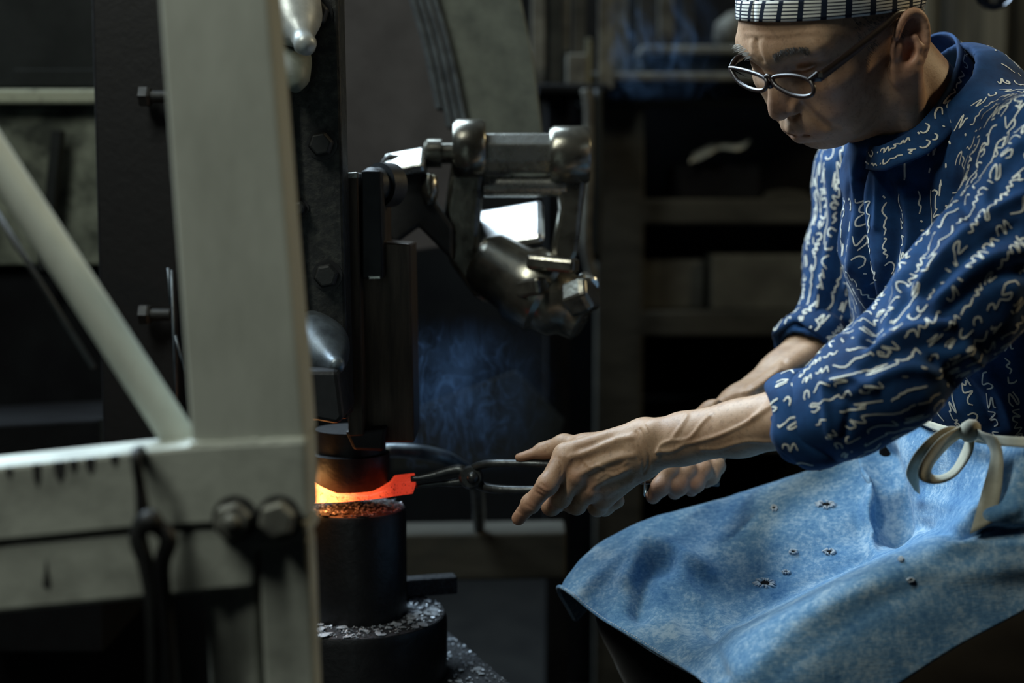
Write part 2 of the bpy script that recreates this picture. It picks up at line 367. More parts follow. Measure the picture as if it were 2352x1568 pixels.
# bow spring: laminated leaves and a broad face plate
def arc(pts, n=10): return [(p.x, p.y) for p in catmull([Vector((x, y, 0)) for x, y in pts], n)]
Lf = arc([(986, -80), (1000, -10), (1030, 110), (1060, 280), (1075, 380)])
Rt = arc([(1186, -80), (1196, -10), (1222, 120), (1246, 300), (1258, 420)])
mk('spring_face', slab(Lf + Rt[::-1], 1.86, 0.03), M['spring'], ph, bevel=0.003)
for k in range(4):
    o0, o1 = -62 + k * 17, -62 + (k + 1) * 17 - 3
    cut = [0, 2, 5, 7][k]
    L1 = [(x + o0 + (y * .03), y) for x, y in Lf][: len(Lf) - (12 - 3 * k)]
    R1 = [(x + o1 + (y * .03), y) for x, y in Lf][: len(Lf) - (12 - 3 * k)]
    mk('spring_leaf', slab(L1 + R1[::-1], 1.83 + .004 * k, 0.06), M['leaf'], ph, bevel=0.0015)

# toggle linkage between spring and ram
lk = empty('linkage', W(1180, 420, 1.66)); lk.parent = ph; lk.location = W(1180, 420, 1.66) - wloc(ph)
LY = 1.64
def eye(cx, cy, r, x0, x1, hole=0.45):
    a, b = W(x0, cy, LY), W(x1, cy, LY); b.z = a.z; R0 = R(r, LY)
    return lathe(a, b, [(0, R0 * hole), (0, R0 * .9), (.12, R0), (.88, R0), (1, R0 * .9), (1, R0 * hole)], 36)
mk('eye', eye(1078, 342, 68, 1042, 1116), M['link'], lk, smooth=True, auto=40)
mk('eye', eye(1320, 356, 66, 1262, 1354), M['link'], lk, smooth=True, auto=40)
a, b = W(1110, 352, LY), W(1268, 352, LY); b.z = a.z
mk('cross_shaft', cyl(a, b, R(48, LY), 8, phase=math.pi / 8), M['steel'], lk, bevel=0.002)
a, b = W(1112, 428, LY), W(1300, 428, LY); b.z = a.z
mk('tie_bar', cyl(a, b, R(24, LY), 24), M['steel'], lk, smooth=True, auto=40)
mk('arm', slab([(1040, 350), (1116, 350), (1106, 470), (1096, 600), (1140, 700), (1096, 690), (1030, 600), (1020, 480)], LY - .01, 0.045), M['link'], lk, bevel=0.006)
mk('arm', slab([(1272, 360), (1352, 360), (1340, 470), (1330, 580), (1300, 640), (1262, 600), (1284, 480)], LY - .01, 0.045), M['link'], lk, bevel=0.006)
a, b = W(975, 352, LY), W(1046, 352, LY); b.z = a.z
mk('pin', lathe(a, b, [(0, R(26, LY)), (.1, R(33, LY)), (.55, R(33, LY)), (.56, R(24, LY)), (1, R(24, LY))], 28), M['link'], lk, smooth=True, auto=40)
# yoke towards the ram with a flat top
mk('yoke', slab([(872, 372), (890, 352), (972, 362), (982, 440), (1040, 520), (1040, 600), (960, 520), (905, 560), (872, 520)], LY - .03, 0.06), M['dark'], lk, bevel=0.004)
nz = Vector((-.22, -.62, .75)).normalized(); nx = (Vector((1, 0, 0)) - nz * nz.x).normalized()
mk('yoke_top', box(W(930, 374, LY - .03), (R(92, LY), .034, .012), M=Matrix((nx, nz.cross(nx), nz)).transposed()), M['steel'], lk, bevel=0.003)
a, b = W(846, 424, 1.47), W(905, 424, 1.50); b.z = a.z
mk('pin', lathe(a, b, [(0, .014), (.1, .018), (.4, .018), (.42, .023), (.9, .023), (1, .018)], 28), M['dark'], lk, smooth=True, auto=40)
mk('collar', lathe(W(986, 398, LY - .03), W(988, 470, LY - .03), [(0, .004), (.1, .009), (.6, .010), (1, .006)], 20), M['link'], lk, smooth=True)
# bright plate added between the arms, tilted to stand in for a white highlight
c = W(1172, 522, LY + .02)
nz = Vector((-.22, -.60, .78)).normalized(); nx = (Vector((1, 0, 0)) - nz * nz.x).normalized()
mk('highlight_plate', box(c, (R(160, LY), .072, .014), M=Matrix((nx, nz.cross(nx), nz)).transposed()), M['polished'], lk, bevel=0.007)
# clamp at the lower end
a, b = W(1100, 590, LY - .01), W(1345, 735, LY - .04)
mk('clamp', lathe(a, b, [(0, .028), (.08, .036), (.35, .040), (.42, .047), (.62, .046), (.66, .040), (.8, .038), (.86, .030), (.97, .028), (1, .022)], 32), M['link'], lk, smooth=True, auto=40)
for (x0, y0, x1, y1, w) in ((1215, 600, 1325, 612, .016), (1190, 665, 1250, 655, .02)):
    a, b = W(x0, y0, LY - .055), W(x1, y1, LY - .075); d, u, w_ = frame_of(b - a)
    mk('lug', box((a + b) / 2, ((b - a).length, .024, w), M=Matrix((d, u, w_)).transposed()), M['link'], lk, bevel=0.004)
a, b = W(1310, 690, LY - .075), W(1368, 668, LY - .09)
mk('nut', hexbolt(a, b - a, .022, .03), M['link'], lk, bevel=0.003)
mk('stud', cyl(W(1340, 640, LY - .06), W(1362, 655, LY - .08), .009, 16, ch=.002), M['steel'], lk, smooth=True, auto=40)
# ------------------------------------------------------------------ left background: a machine cabinet
cb = empty('machine_cabinet', (W(60, 500, 2.05).x, 2.05, 0), 'dark green machine cabinet with pale chipped rail and mottled sheet', 'cabinet')
mk('upper_panel', slab([(-420, -420), (235, -420), (235, 203), (-420, 203)], 2.05, 0.3), M['panel'], cb, bevel=0.004)
mk('panel_lip', slab([(30, 158), (235, 158), (235, 200), (30, 200)], 2.046, 0.02), M['panel'], cb, bevel=0.002)
mk('rail', slab([(-420, 204), (235, 204), (235, 238), (-420, 238)], 2.03, 0.3), M['rail'], cb, bevel=0.004)
mk('sheet', slab([(-420, 244), (240, 244), (240, 608), (-420, 612)], 2.06, 0.25), M['concrete'], cb, bevel=0.004)
a = W(60, 612, 2.06)
mk('plinth', box((a.x - .05, 2.20, a.z / 2), (0.75, 0.24, a.z)), M['soot'], cb)
mk('strut', slab([(118, 300), (140, 300), (108, 620), (86, 620)], 2.02, 0.02), M['panel'], cb)
bx = empty('storage_box', (W(110, 1060, 1.8).x, 1.9, 0), 'low black box standing behind the crossbeam', 'box')
mk('body', slab([(-200, 985), (232, 962), (236, 1500), (-200, 1500)], 1.82, 0.2), M['soot'], bx, bevel=0.004)
mk('edge_strip', slab([(228, 962), (236, 962), (238, 1060), (231, 1060)], 1.815, 0.01), M['panel'], bx)
# ------------------------------------------------------------------ shelf unit behind the anvil and the man
SY = 2.55
sh = empty('shelf_unit', (W(1650, 800, SY).x, SY, 0), 'dark sooty wooden shelf unit with open bays behind the man', 'shelf')
def zfloor(pts, Y): return [(x, y) for x, y in pts]
x0 = W(1290, 600, SY).x; x1 = W(2150, 600, SY).x
def hz(py, Y=SY): return W(1500, py, Y).z
def board(name, pxa, pxb, pya, pyb, Y, dep, mat, par, bevel=.004):
    a, b = W(pxa, pya, Y), W(pxb, pyb, Y)
    return mk(name, box(((a.x + b.x) / 2, Y + dep / 2, (a.z + b.z) / 2), (b.x - a.x, dep, a.z - b.z)), mat, par, bevel=bevel)
board('upright', 1372, 1466, 206, 1990, SY, .06, M['wood'], sh)
board('upright', 2060, 2150, 206, 1990, SY, .06, M['wood'], sh)
board('top_board', 1290, 2160, 166, 186, SY - .08, .5, M['bars'], sh)
board('top_rail', 1330, 2160, 188, 242, SY - .02, .06, M['panel'], sh)
board('upper_ledge', 1472, 2160, 104, 122, SY + .12, .3, M['bars'], sh)
board('upper_riser', 1472, 2160, 122, 168, SY + .16, .2, M['panel'], sh)
board('shelf_board', 1466, 2060, 456, 514, SY, .45, M['wood'], sh)
board('shelf_board', 1466, 2060, 714, 772, SY, .45, M['wood'], sh)
board('shelf_board', 1466, 2060, 985, 1040, SY, .45, M['wood'], sh)
board('back_panel', 1330, 2150, 200, 1990, SY + .46, .02, M['soot'], sh)
board('side_panel', 1290, 1372, 230, 1990, SY + .05, .4, M['soot'], sh)
# things on the shelves
tag(mk('storage_bin', box((W(1552, 700, SY).x, SY + .15, hz(714) + .045), (.115, .2, .09)), M['boxes'], bevel=.004), 'small dusty box on the middle shelf, beside the upright', 'box')
tag(mk('storage_bin', box((W(1755, 700, SY).x, SY + .15, hz(714) + .05), (.185, .24, .10)), M['boxes'], bevel=.004), 'wide dusty box on the middle shelf, next to the smaller box', 'box')
tag(mk('steel_offcut', slab([(1745, 457), (1765, 440), (1810, 434), (1850, 440), (1870, 457)], SY + .05, .12), M['wood'], bevel=.004), 'flat dark offcut lying on the upper shelf', 'offcut')
# crumpled rag
n, m = 22, 12; V = []
for j in range(m + 1):
    for i in range(n + 1):
        s, t = i / n, j / m
        px = 1590 + 130 * s; base = 376 - 40 * s ** .6 + 6 * math.sin(9 * s)
        py = base - 24 * (1 - t) * (0.7 + 0.3 * math.sin(7 * s + 2 * t))
        V.append(W(px + 6 * math.sin(5 * t), py, SY + .02 + .10 * (1 - t) + .012 * math.sin(14 * s + 6 * t)))
Fq = [(j * (n + 1) + i, j * (n + 1) + i + 1, (j + 1) * (n + 1) + i + 1, (j + 1) * (n + 1) + i) for j in range(m) for i in range(n)]
o = tag(mk('rag', (V, Fq), M['rag'], smooth=True), 'crumpled white rag draped in the dark upper shelf bay', 'rag')
so = o.modifiers.new('solid', 'SOLIDIFY'); so.thickness = .003
st = tag(mk('tool_box', box((W(1660, 420, SY).x, SY + .14, (hz(456) + W(1660, 378, SY).z) / 2), (.15, .18, W(1660, 376, SY).z - hz(456))), M['soot'], bevel=.004), 'black tool box under the white rag on the upper shelf', 'box')

# steel bars stood on end on the ledge beside the shelf unit
lg = empty('bar_rack', (W(1330, 300, 2.35).x, 2.45, 0), 'dark ledge rack holding upright steel bars beside the bow spring', 'rack')
board('ledge', 1235, 1400, 192, 214, 2.32, .2, M['soot'], lg)
board('post', 1255, 1300, 214, 2200, 2.40, .05, M['soot'], lg)
mk('hanging_rod', tube(catmull([W(1346, 205, 2.31), W(1352, 260, 2.31), W(1350, 420, 2.31), W(1346, 560, 2.31), W(1362, 640, 2.31)], 8), 0.0085, 12), M['bars'], lg, smooth=True)
mk('hanging_rod', tube(catmull([W(1374, 205, 2.315), W(1374, 400, 2.315), W(1370, 600, 2.315)], 8), 0.007, 12), M['panel'], lg, smooth=True)
tall = [(1236, 30, 'bars', 40), (1268, 44, 'wood', 0), (1298, 18, 'bars', 6), (1330, 30, 'wood', 40), (1352, 12, 'rail', 100), (1392, 34, 'bars', 10), (1422, 30, 'bars', 30), (1450, 20, 'wood', 0), (1486, 40, 'wood', 20), (1530, 36, 'bars', 60), (1580, 26, 'wood', 10)]
names = ['pale flat bar stood upright right against the bow spring', 'wide dark bar stood upright behind the bar rack ledge', 'narrow pale bar stood upright over the pale steel block', 'dark bar stood upright directly behind the pale steel block', 'thin short pale strip stood on the rack ledge beside the steel block',
         'broad pale bar stood where the rack meets the shelf unit', 'pale upright bar at the end of the shelf top board', 'narrow dark upright bar at the start of the upper ledge', 'wide dark upright bar standing in the blue smoke', 'pale upright bar on the upper ledge, between two dark bars', 'dark upright bar on the upper ledge, next to the rounded casting']
for k, (px, w, mt, top) in enumerate(tall):
    Y = 2.42 + .02 * (k % 3); zb = W(px, 192, 2.45).z if px < 1470 else W(px, 104, SY + .2).z
    if px >= 1410: Y = SY + .2 + .03 * (k % 3)
    zb = W(px, 190, 2.35).z if px < 1400 else W(px, 104, SY + .25).z
    if 1400 <= px < 1470: zb = W(px, 166, SY).z
    ztop = W(px, -420 + top, Y).z if mt != 'rail' else W(px, 88, Y).z
    x = W(px, 50, Y).x
    tag(mk('flat_bar', box((x, Y, (zb + ztop) / 2), (R(w, Y), .012, ztop - zb)), M[mt], bevel=.0015), names[k], 'bar', 'upright bars on the rack')
tag(mk('steel_block', box((W(1326, 160, 2.36).x, 2.40, W(1326, 192, 2.36).z + .025), (R(46, 2.36), .05, .05)), M['bars'], bevel=.003), 'small pale steel block on the bar rack ledge', 'block')
tag(mk('steel_lump', lathe(W(1655, 104, SY + .2), W(1720, 30, SY + .2), [(0, .02), (.3, .035), (.7, .03), (1, .01)], 16), M['bars'], smooth=True), 'rounded grey casting on the ledge behind the cap', 'casting')
# a bare bulb hanging behind the man's collar
bl = empty('light_bulb', W(2284, -20, 1.9), 'unlit clear glass bulb hanging above the blue shirt', 'bulb')
gm, N, L, B = nt('bulb_glass'); B.inputs['Transmission Weight'].default_value = 1; B.inputs['Roughness'].default_value = .03; B.inputs['Base Color'].default_value = (.85, .9, 1, 1)
c = W(2284, -26, 1.9)
mk('glass', lathe(c + Vector((0, 0, -.028)), c + Vector((0, 0, .055)), [(0, .003), (.03, .012), (.12, .021), (.3, .028), (.5, .026), (.8, .015), (1, .013)], 28), gm, bl, smooth=True)
mk('cap', cyl(c + Vector((0, 0, .055)), c + Vector((0, 0, .085)), .014, 20), M['steel'], bl, smooth=True, auto=40)
mk('flex', tube([c + Vector((0, 0, .085)), c + Vector((0, 0, 1.2))], .003, 8), M['soot'], bl)
# ------------------------------------------------------------------ smooth bodies: distance fields meshed with surface nets
class Field:
    def __init__(s, lo, hi, h):
        s.lo = np.array(lo, float); s.h = h
        s.n = np.ceil((np.array(hi, float) - s.lo) / h).astype(int) + 1
        s.D = np.full(s.n, 1.0, dtype=np.float32)
        s.ax = [(s.lo[i] + h * np.arange(s.n[i])).astype(np.float32) for i in range(3)]
    def _sl(s, a, b):
        i0 = np.clip(np.floor((np.array(a) - s.lo) / s.h).astype(int), 0, s.n); i1 = np.clip(np.ceil((np.array(b) - s.lo) / s.h).astype(int) + 1, 0, s.n)
        return tuple(slice(i0[k], i1[k]) for k in range(3))
    def _pts(s, sl):
        return s.ax[0][sl[0]][:, None, None], s.ax[1][sl[1]][None, :, None], s.ax[2][sl[2]][None, None, :]
    def put(s, sl, d, k, sub):
        A = s.D[sl]
        if sub:
            h = np.maximum(k - np.abs(-A - d), 0) / k if k > 0 else 0
            s.D[sl] = -(np.minimum(-A, d) - h * h * k * .25)
        else:
            h = np.maximum(k - np.abs(A - d), 0) / k if k > 0 else 0
            s.D[sl] = np.minimum(A, d) - h * h * k * .25
    def ell(s, c, r, rot=None, k=.01, sub=False):
        c = np.array(c, float); r = np.array(r, float)
        ext = max(r) + (k + 4 * s.h)
        if rot is None: e = r + k + 4 * s.h
        else: e = np.sqrt(((np.array(rot) * r[:, None]) ** 2).sum(0)) + k + 4 * s.h     # rows of rot = axes
        sl = s._sl(c - e, c + e); X, Y, Z = s._pts(sl)
        if X.size == 0 or Y.size == 0 or Z.size == 0: return
        X, Y, Z = X - c[0], Y - c[1], Z - c[2]
        if rot is not None:
            a = np.array(rot); X, Y, Z = (a[i, 0] * X + a[i, 1] * Y + a[i, 2] * Z for i in range(3))
        k0 = np.sqrt((X / r[0]) ** 2 + (Y / r[1]) ** 2 + (Z / r[2]) ** 2)
        k1 = np.sqrt((X / r[0] ** 2) ** 2 + (Y / r[1] ** 2) ** 2 + (Z / r[2] ** 2) ** 2) + 1e-9
        s.put(sl, (k0 * (k0 - 1) / k1).astype(np.float32), k, sub)
    def cone(s, a, b, ra, rb, k=.01, sub=False, flat=None):
        """tapered capsule; flat = (direction, factor) squashes the section"""
        a, b = np.array(a, float), np.array(b, float); m = max(ra, rb) + k + 4 * s.h
        sl = s._sl(np.minimum(a, b) - m, np.maximum(a, b) + m); X, Y, Z = s._pts(sl)
        if X.size == 0 or Y.size == 0 or Z.size == 0: return
        X, Y, Z = X - a[0], Y - a[1], Z - a[2]; v = b - a; L2 = max(v @ v, 1e-12)
        t = np.clip((X * v[0] + Y * v[1] + Z * v[2]) / L2, 0, 1)
        X, Y, Z = X - t * v[0], Y - t * v[1], Z - t * v[2]
        d2 = X * X + Y * Y + Z * Z
        if flat:
            n = np.array(flat[0], float); n /= np.linalg.norm(n); q = X * n[0] + Y * n[1] + Z * n[2]
            d2 = d2 + q * q * (1 / flat[1] ** 2 - 1)
        s.put(sl, (np.sqrt(d2) - (ra + t * (rb - ra))).astype(np.float32), k, sub)
    def chain(s, P, rs, k=.01, sub=False, flat=None):
        for i in range(len(P) - 1): s.cone(P[i], P[i + 1], rs[i], rs[i + 1], k, sub, flat)
    def mesh(s, smooth=1):
        D = s.D; S = D < 0
        c = [S[i:S.shape[0] - 1 + i, j:S.shape[1] - 1 + j, l:S.shape[2] - 1 + l] for i in (0, 1) for j in (0, 1) for l in (0, 1)]
        al = c[0].copy(); an = c[0].copy()
        for q in c[1:]: al &= q; an |= q
        idx = np.argwhere(an & ~al)
        num = np.full(al.shape, -1, dtype=np.int32); num[tuple(idx.T)] = np.arange(len(idx))
        offs = np.array([(i, j, l) for i in (0, 1) for j in (0, 1) for l in (0, 1)])
        v = np.stack([D[tuple((idx + o).T)] for o in offs], 1)
        acc = np.zeros((len(idx), 3)); cnt = np.zeros(len(idx))
        for a in range(8):
            for b in range(a + 1, 8):
                if abs(offs[a] - offs[b]).sum() != 1: continue
                m = (v[:, a] < 0) != (v[:, b] < 0)
                t = np.where(m, v[:, a] / (v[:, a] - v[:, b] + 1e-20), 0)
                acc += np.where(m[:, None], offs[a] + t[:, None] * (offs[b] - offs[a]), 0); cnt += m
        V = s.lo + s.h * (idx + acc / cnt[:, None])
        Q = []
        for ax in range(3):
            A = np.moveaxis(S, ax, 0); e = np.argwhere(A[:-1] != A[1:]); sg = A[:-1][tuple(e.T)]
            o = [i for i in range(3) if i != ax]
            p = np.zeros_like(e); p[:, ax] = e[:, 0]; p[:, o[0]] = e[:, 1]; p[:, o[1]] = e[:, 2]
            ok = (p[:, o[0]] > 0) & (p[:, o[1]] > 0) & (p[:, o[0]] < S.shape[o[0]] - 1) & (p[:, o[1]] < S.shape[o[1]] - 1); p, sg = p[ok], sg[ok]
            u = np.zeros(3, int); w = np.zeros(3, int); u[o[0]] = 1; w[o[1]] = 1
            q = np.stack([num[tuple((p - d).T)] for d in (u + w, w, 0 * u, u)], 1)
            if ax == 1: sg = ~sg
            q[~sg] = q[~sg][:, ::-1]; Q.append(q)
        Q = np.concatenate(Q); Q = Q[(Q >= 0).all(1)]
        for _ in range(smooth): V = laplace(V, Q)
        return V, Q
def laplace(V, Q, f=.5):
    acc = np.zeros_like(V); cnt = np.zeros(len(V))
    for a, b in ((0, 1), (1, 2), (2, 3), (3, 0)):
        for i, j in ((a, b), (b, a)):
            for ch in range(3): acc[:, ch] += np.bincount(Q[:, i], V[Q[:, j], ch], len(V))
            cnt += np.bincount(Q[:, i], minlength=len(V))
    return V * (1 - f) + f * acc / np.maximum(cnt, 1)[:, None]
def normals(V, Q):
    n = np.cross(V[Q[:, 2]] - V[Q[:, 0]], V[Q[:, 3]] - V[Q[:, 1]]); N = np.zeros_like(V)
    for i in range(4):
        for ch in range(3): N[:, ch] += np.bincount(Q[:, i], n[:, ch], len(V))
    return N / (np.linalg.norm(N, axis=1)[:, None] + 1e-12)
def seg_dist(px, py, pl):
    d = np.full(len(px), 1e9)
    for (x0, y0), (x1, y1) in zip(pl[:-1], pl[1:]):
        vx, vy = x1 - x0, y1 - y0; t = np.clip(((px - x0) * vx + (py - y0) * vy) / (vx * vx + vy * vy + 1e-9), 0, 1)
        d = np.minimum(d, np.hypot(px - x0 - t * vx, py - y0 - t * vy))
    return d
def smooth2(pl, n=5): return [(p.x, p.y) for p in catmull([Vector((x, y, 0)) for x, y in pl], n)]
def relief(V, Q, strokes):
    """raise (amp > 0) or press in (amp < 0) the surface that faces the camera along drawn lines: veins, creases, folds"""
    N = normals(V, Q); px, py = project(V)
    view = V - np.array([0, 0, CAM_H]); view /= np.linalg.norm(view, axis=1)[:, None]
    fac = np.clip(-(N * view).sum(1) * 2.5, 0, 1)
    off = np.zeros(len(V))
    for pl, w, amp in strokes:
        pl = smooth2(pl) if len(pl) > 2 else pl
        a = np.array(pl); m = (px > a[:, 0].min() - 4 * w) & (px < a[:, 0].max() + 4 * w) & (py > a[:, 1].min() - 4 * w) & (py < a[:, 1].max() + 4 * w)
        ii = np.nonzero(m)[0]
        if len(ii) == 0: continue
        off[ii] += amp * np.exp(-(seg_dist(px[ii], py[ii], pl) / w) ** 2)
    return V + N * (off * fac)[:, None]
def vnoise(V, f, seed=0):
    r = np.random.RandomState(seed); o = np.zeros(len(V))
    for k in range(7):
        d = r.normal(size=3); d /= np.linalg.norm(d); o += np.sin(V @ d * f * (0.7 + 0.6 * r.rand()) + r.rand() * 6.28 + 1.5 * np.sin(V @ r.normal(size=3) * f * .5))
    return o / 7
def grid_surface(ctrl, nu=12, nv=12):
    """Catmull-Rom surface through rows of control points"""
    rows = [catmull(r, nv) for r in ctrl]; cols = list(zip(*rows))
    P = [catmull(list(c), nu) for c in cols]          # P[v][u]
    nV, nU = len(P), len(P[0])
    V = [P[j][i] for i in range(nU) for j in range(nV)]
    return V, [(i * nV + j, i * nV + j + 1, (i + 1) * nV + j + 1, (i + 1) * nV + j) for i in range(nU - 1) for j in range(nV - 1)], nU, nV
# ------------------------------------------------------------------ the man: materials
def skin_material():
    m, N, L, B = nt('tanned_skin'); tc = N.new('ShaderNodeTexCoord').outputs['Object']
    a = N.new('ShaderNodeAttribute'); a.attribute_name = 'red'
    n1 = noise(N, L, 38, 6, .6, tc); n2 = noise(N, L, 260, 3, .6, tc)
    base = ramp(N, L, n1, [(.3, (.33, .19, .11)), (.7, (.46, .30, .19))])
    spots = ramp(N, L, n2, [(.36, .72), (.46, 1.0)])
    base = mix_rgb(N, L, .7, base, spots, 'MULTIPLY')
    base = mix_rgb(N, L, a.outputs['Fac'], base, (.40, .13, .085))
    h = N.new('ShaderNodeAttribute'); h.attribute_name = 'stubble'
    base = mix_rgb(N, L, h.outputs['Fac'], base, (.045, .042, .040))
    L.new(base, B.inputs['Base Color']); B.inputs['Roughness'].default_value = .52; B.inputs['Specular IOR Level'].default_value = .35
    B.inputs['Subsurface Weight'].default_value = .08; B.inputs['Subsurface Radius'].default_value = (.006, .003, .0015)
    bp = N.new('ShaderNodeBump'); bp.inputs['Strength'].default_value = .22; bp.inputs['Distance'].default_value = .001
    L.new(noise(N, L, 420, 4, .6, tc), bp.inputs['Height']); L.new(bp.outputs[0], B.inputs['Normal'])
    return m
def cloth(name, col, col2, scale, weave=1400, rough=.85, lo=.35, hi=.65, sheen=.25, strength=.10):
    m, N, L, B = nt(name); tc = N.new('ShaderNodeTexCoord').outputs['Object']
    n1 = noise(N, L, scale, 8, .65, tc); L.new(ramp(N, L, n1, [(lo, col2), (hi, col)]), B.inputs['Base Color'])
    B.inputs['Roughness'].default_value = rough; B.inputs['Sheen Weight'].default_value = sheen; B.inputs['Specular IOR Level'].default_value = .2
    bp = N.new('ShaderNodeBump'); bp.inputs['Strength'].default_value = strength; bp.inputs['Distance'].default_value = .001
    L.new(noise(N, L, weave, 3, .7, tc), bp.inputs['Height']); L.new(bp.outputs[0], B.inputs['Normal']); return m
M['skin'] = skin_material()
M['shirt'] = cloth('indigo_cotton', (.009, .050, .145), (.0034, .021, .070), 30, sheen=.03)
def denim():
    m, N, L, B = nt('washed_denim'); tc = N.new('ShaderNodeTexCoord').outputs['Object']
    a = N.new('ShaderNodeMath'); a.operation = 'MULTIPLY_ADD'; L.new(noise(N, L, 210, 4, .7, tc), a.inputs[0]); a.inputs[1].default_value = .55
    b = N.new('ShaderNodeMath'); b.operation = 'MULTIPLY'; L.new(noise(N, L, 26, 6, .62, tc), b.inputs[0]); b.inputs[1].default_value = .55
    L.new(b.outputs[0], a.inputs[2])
    L.new(ramp(N, L, a.outputs[0], [(.38, (.042, .135, .285)), (.54, (.125, .255, .405)), (.68, (.330, .445, .545))]), B.inputs['Base Color'])
    B.inputs['Roughness'].default_value = .88; B.inputs['Sheen Weight'].default_value = .12; B.inputs['Specular IOR Level'].default_value = .2
    wv = N.new('ShaderNodeTexNoise'); mp = N.new('ShaderNodeMapping'); L.new(tc, mp.inputs[0]); mp.inputs['Scale'].default_value = (160, 160, 900); mp.inputs['Rotation'].default_value = (.3, .5, 0); L.new(mp.outputs[0], wv.inputs['Vector']); wv.inputs['Scale'].default_value = 1.0
    bp = N.new('ShaderNodeBump'); bp.inputs['Strength'].default_value = .45; bp.inputs['Distance'].default_value = .001
    L.new(wv.outputs['Fac'], bp.inputs['Height']); L.new(bp.outputs[0], B.inputs['Normal']); return m
M['denim'] = denim()
M['print'] = cloth('white_resist_print', (.72, .71, .62), (.52, .51, .44), 60)
M['tape'] = cloth('cream_cotton_tape', (.50, .47, .36), (.36, .34, .26), 60, 2400)
M['thread'] = cloth('white_frayed_thread', (.62, .66, .68), (.34, .40, .48), 200)
M['trousers'] = cloth('black_work_trousers', (.008, .009, .012), (.004, .004, .006), 30)
M['hair'] = pm('grey_black_hair', (.075, .072, .068), (.02, .02, .02), .5, 0, 60)
M['whitehair'] = pm('white_hair', (.60, .60, .58), (.40, .40, .38), .5, 0, 60)
fm, N, L, B = nt('dark_horn_frame'); B.inputs['Base Color'].default_value = (.016, .010, .009, 1); B.inputs['Roughness'].default_value = .30
M['frame'] = fm
lm, N, L, B = nt('spectacle_glass'); B.inputs['Base Color'].default_value = (.93, .93, .93, 1); B.inputs['Transmission Weight'].default_value = 1; B.inputs['Roughness'].default_value = .0; B.inputs['IOR'].default_value = 1.12
M['lens'] = lm

# ------------------------------------------------------------------ pose
PB = W(2300, 1180, 1.40)
man = empty('person', (PB.x, PB.y, 0), 'seated older man in striped cap, indigo print shirt and denim apron, holding tongs', 'person')
camB = np.array([[1, 0, 0], [0, SP, CP], [0, -CP, SP]])
_F = np.array([-.66, -.50, .55]); _F /= np.linalg.norm(_F); _L = np.array([.68, -.10, .73]); _L = _L - _F * (_L @ _F); _L /= np.linalg.norm(_L); _U = np.cross(_F, _L)
_a = math.radians(5); _F, _U = math.cos(_a) * _F - math.sin(_a) * _U, math.cos(_a) * _U + math.sin(_a) * _F
_a = math.radians(10); _F, _L = math.cos(_a) * _F - math.sin(_a) * _L, math.cos(_a) * _L + math.sin(_a) * _F
HA = np.array([_F @ camB, _L @ camB, _U @ camB]); HO = WV(2082, 110, 1.335) - HA.T @ np.array([.023, .078, .004])      # rows: forward, left, up of the head
def H(x, y, z): return HO + x * HA[0] + y * HA[1] + z * HA[2]
def Hloc(px, py, y):
    """head coordinates of the point seen at a pixel, at lateral offset y"""
    d = WV(px, py, 1.0) - np.array([0, 0, CAM_H]); c = np.array([0, 0, CAM_H])
    t = (y - (c - HO) @ HA[1]) / (d @ HA[1]); p = c + t * d - HO
    return np.array([p @ HA[0], y, p @ HA[2]])

# ------------------------------------------------------------------ head and neck
pts = np.array([H(x, y, z) for x in (-.10, .145) for y in (-.1, .1) for z in (-.16, .15)])
neck_b = WV(2150, 330, 1.445)
lo = np.minimum(pts.min(0), neck_b - .09); hi = np.maximum(pts.max(0), neck_b + .09)
f = Field(lo, hi, .0015)
def hell(c, r, k=.015, sub=False, rot=None):
    A = HA if rot is None else np.array(rot) @ HA
    f.ell(H(*c), r, A, k, sub)
def hcone(a, b, ra, rb, k=.01, sub=False): f.cone(H(*a), H(*b), ra, rb, k, sub)
hell((.020, 0, .055), (.096, .074, .082))
hell((.072, 0, .046), (.044, .056, .042), .02)
hell((.062, 0, -.006), (.048, .051, .052), .02)
for s in (1, -1):
    hell((.080, .041 * s, .003), (.021, .018, .015), .022)
    hell((.074, .033 * s, -.030), (.025, .019, .026), .02)
    hcone((.028, .054 * s, -.030), (.074, .016 * s, -.060), .015, .013, .025)
    hcone((.112, .008 * s, .043), (.097, .046 * s, .044), .0085, .009, .014)
hell((.092, 0, -.036), (.022, .028, .021), .018)
hell((.082, 0, -.060), (.013, .018, .012), .014)
hcone((.110, 0, .030), (.1205, 0, -.002), .0072, .0092, .012)
hell((.1225, 0, -.0125), (.0100, .0105, .0095), .008)
for s in (1, -1):
    hell((.111, .0125 * s, -.0145), (.0100, .0062, .0078), .005)
    hell((.110, .032 * s, .020), (.014, .016, .0095), .014, True)
    hell((.0925, .032 * s, .023), (.0135, .0165, .0125), .005)
    hcone((.114, .0065 * s, -.0235), (.108, .008 * s, -.022), .0032, .0028, .003, True)
    hcone((.1125, 0, -.037), (.099, .024 * s, -.0435), .0046, .003, .008)
    hcone((.1075, 0, -.0475), (.097, .021 * s, -.047), .0052, .003, .008)
    hcone((.1165, 0, -.0425), (.1035, .021 * s, -.0455), .0014, .0010, .004, True)
    hcone((.112, .0175 * s, -.015), (.100, .031 * s, -.036), .0024, .0018, .012, True)      # nasolabial fold
# neck, nape, throat
f.cone(H(.0, 0, -.02), neck_b, .055, .060, .03)
f.cone(H(.035, 0, -.040), WV(2085, 335, 1.455), .025, .030, .03)
f.cone(WV(2090, 160, 1.340), WV(2090, 330, 1.400), .012, .010, .02)      # neck muscle
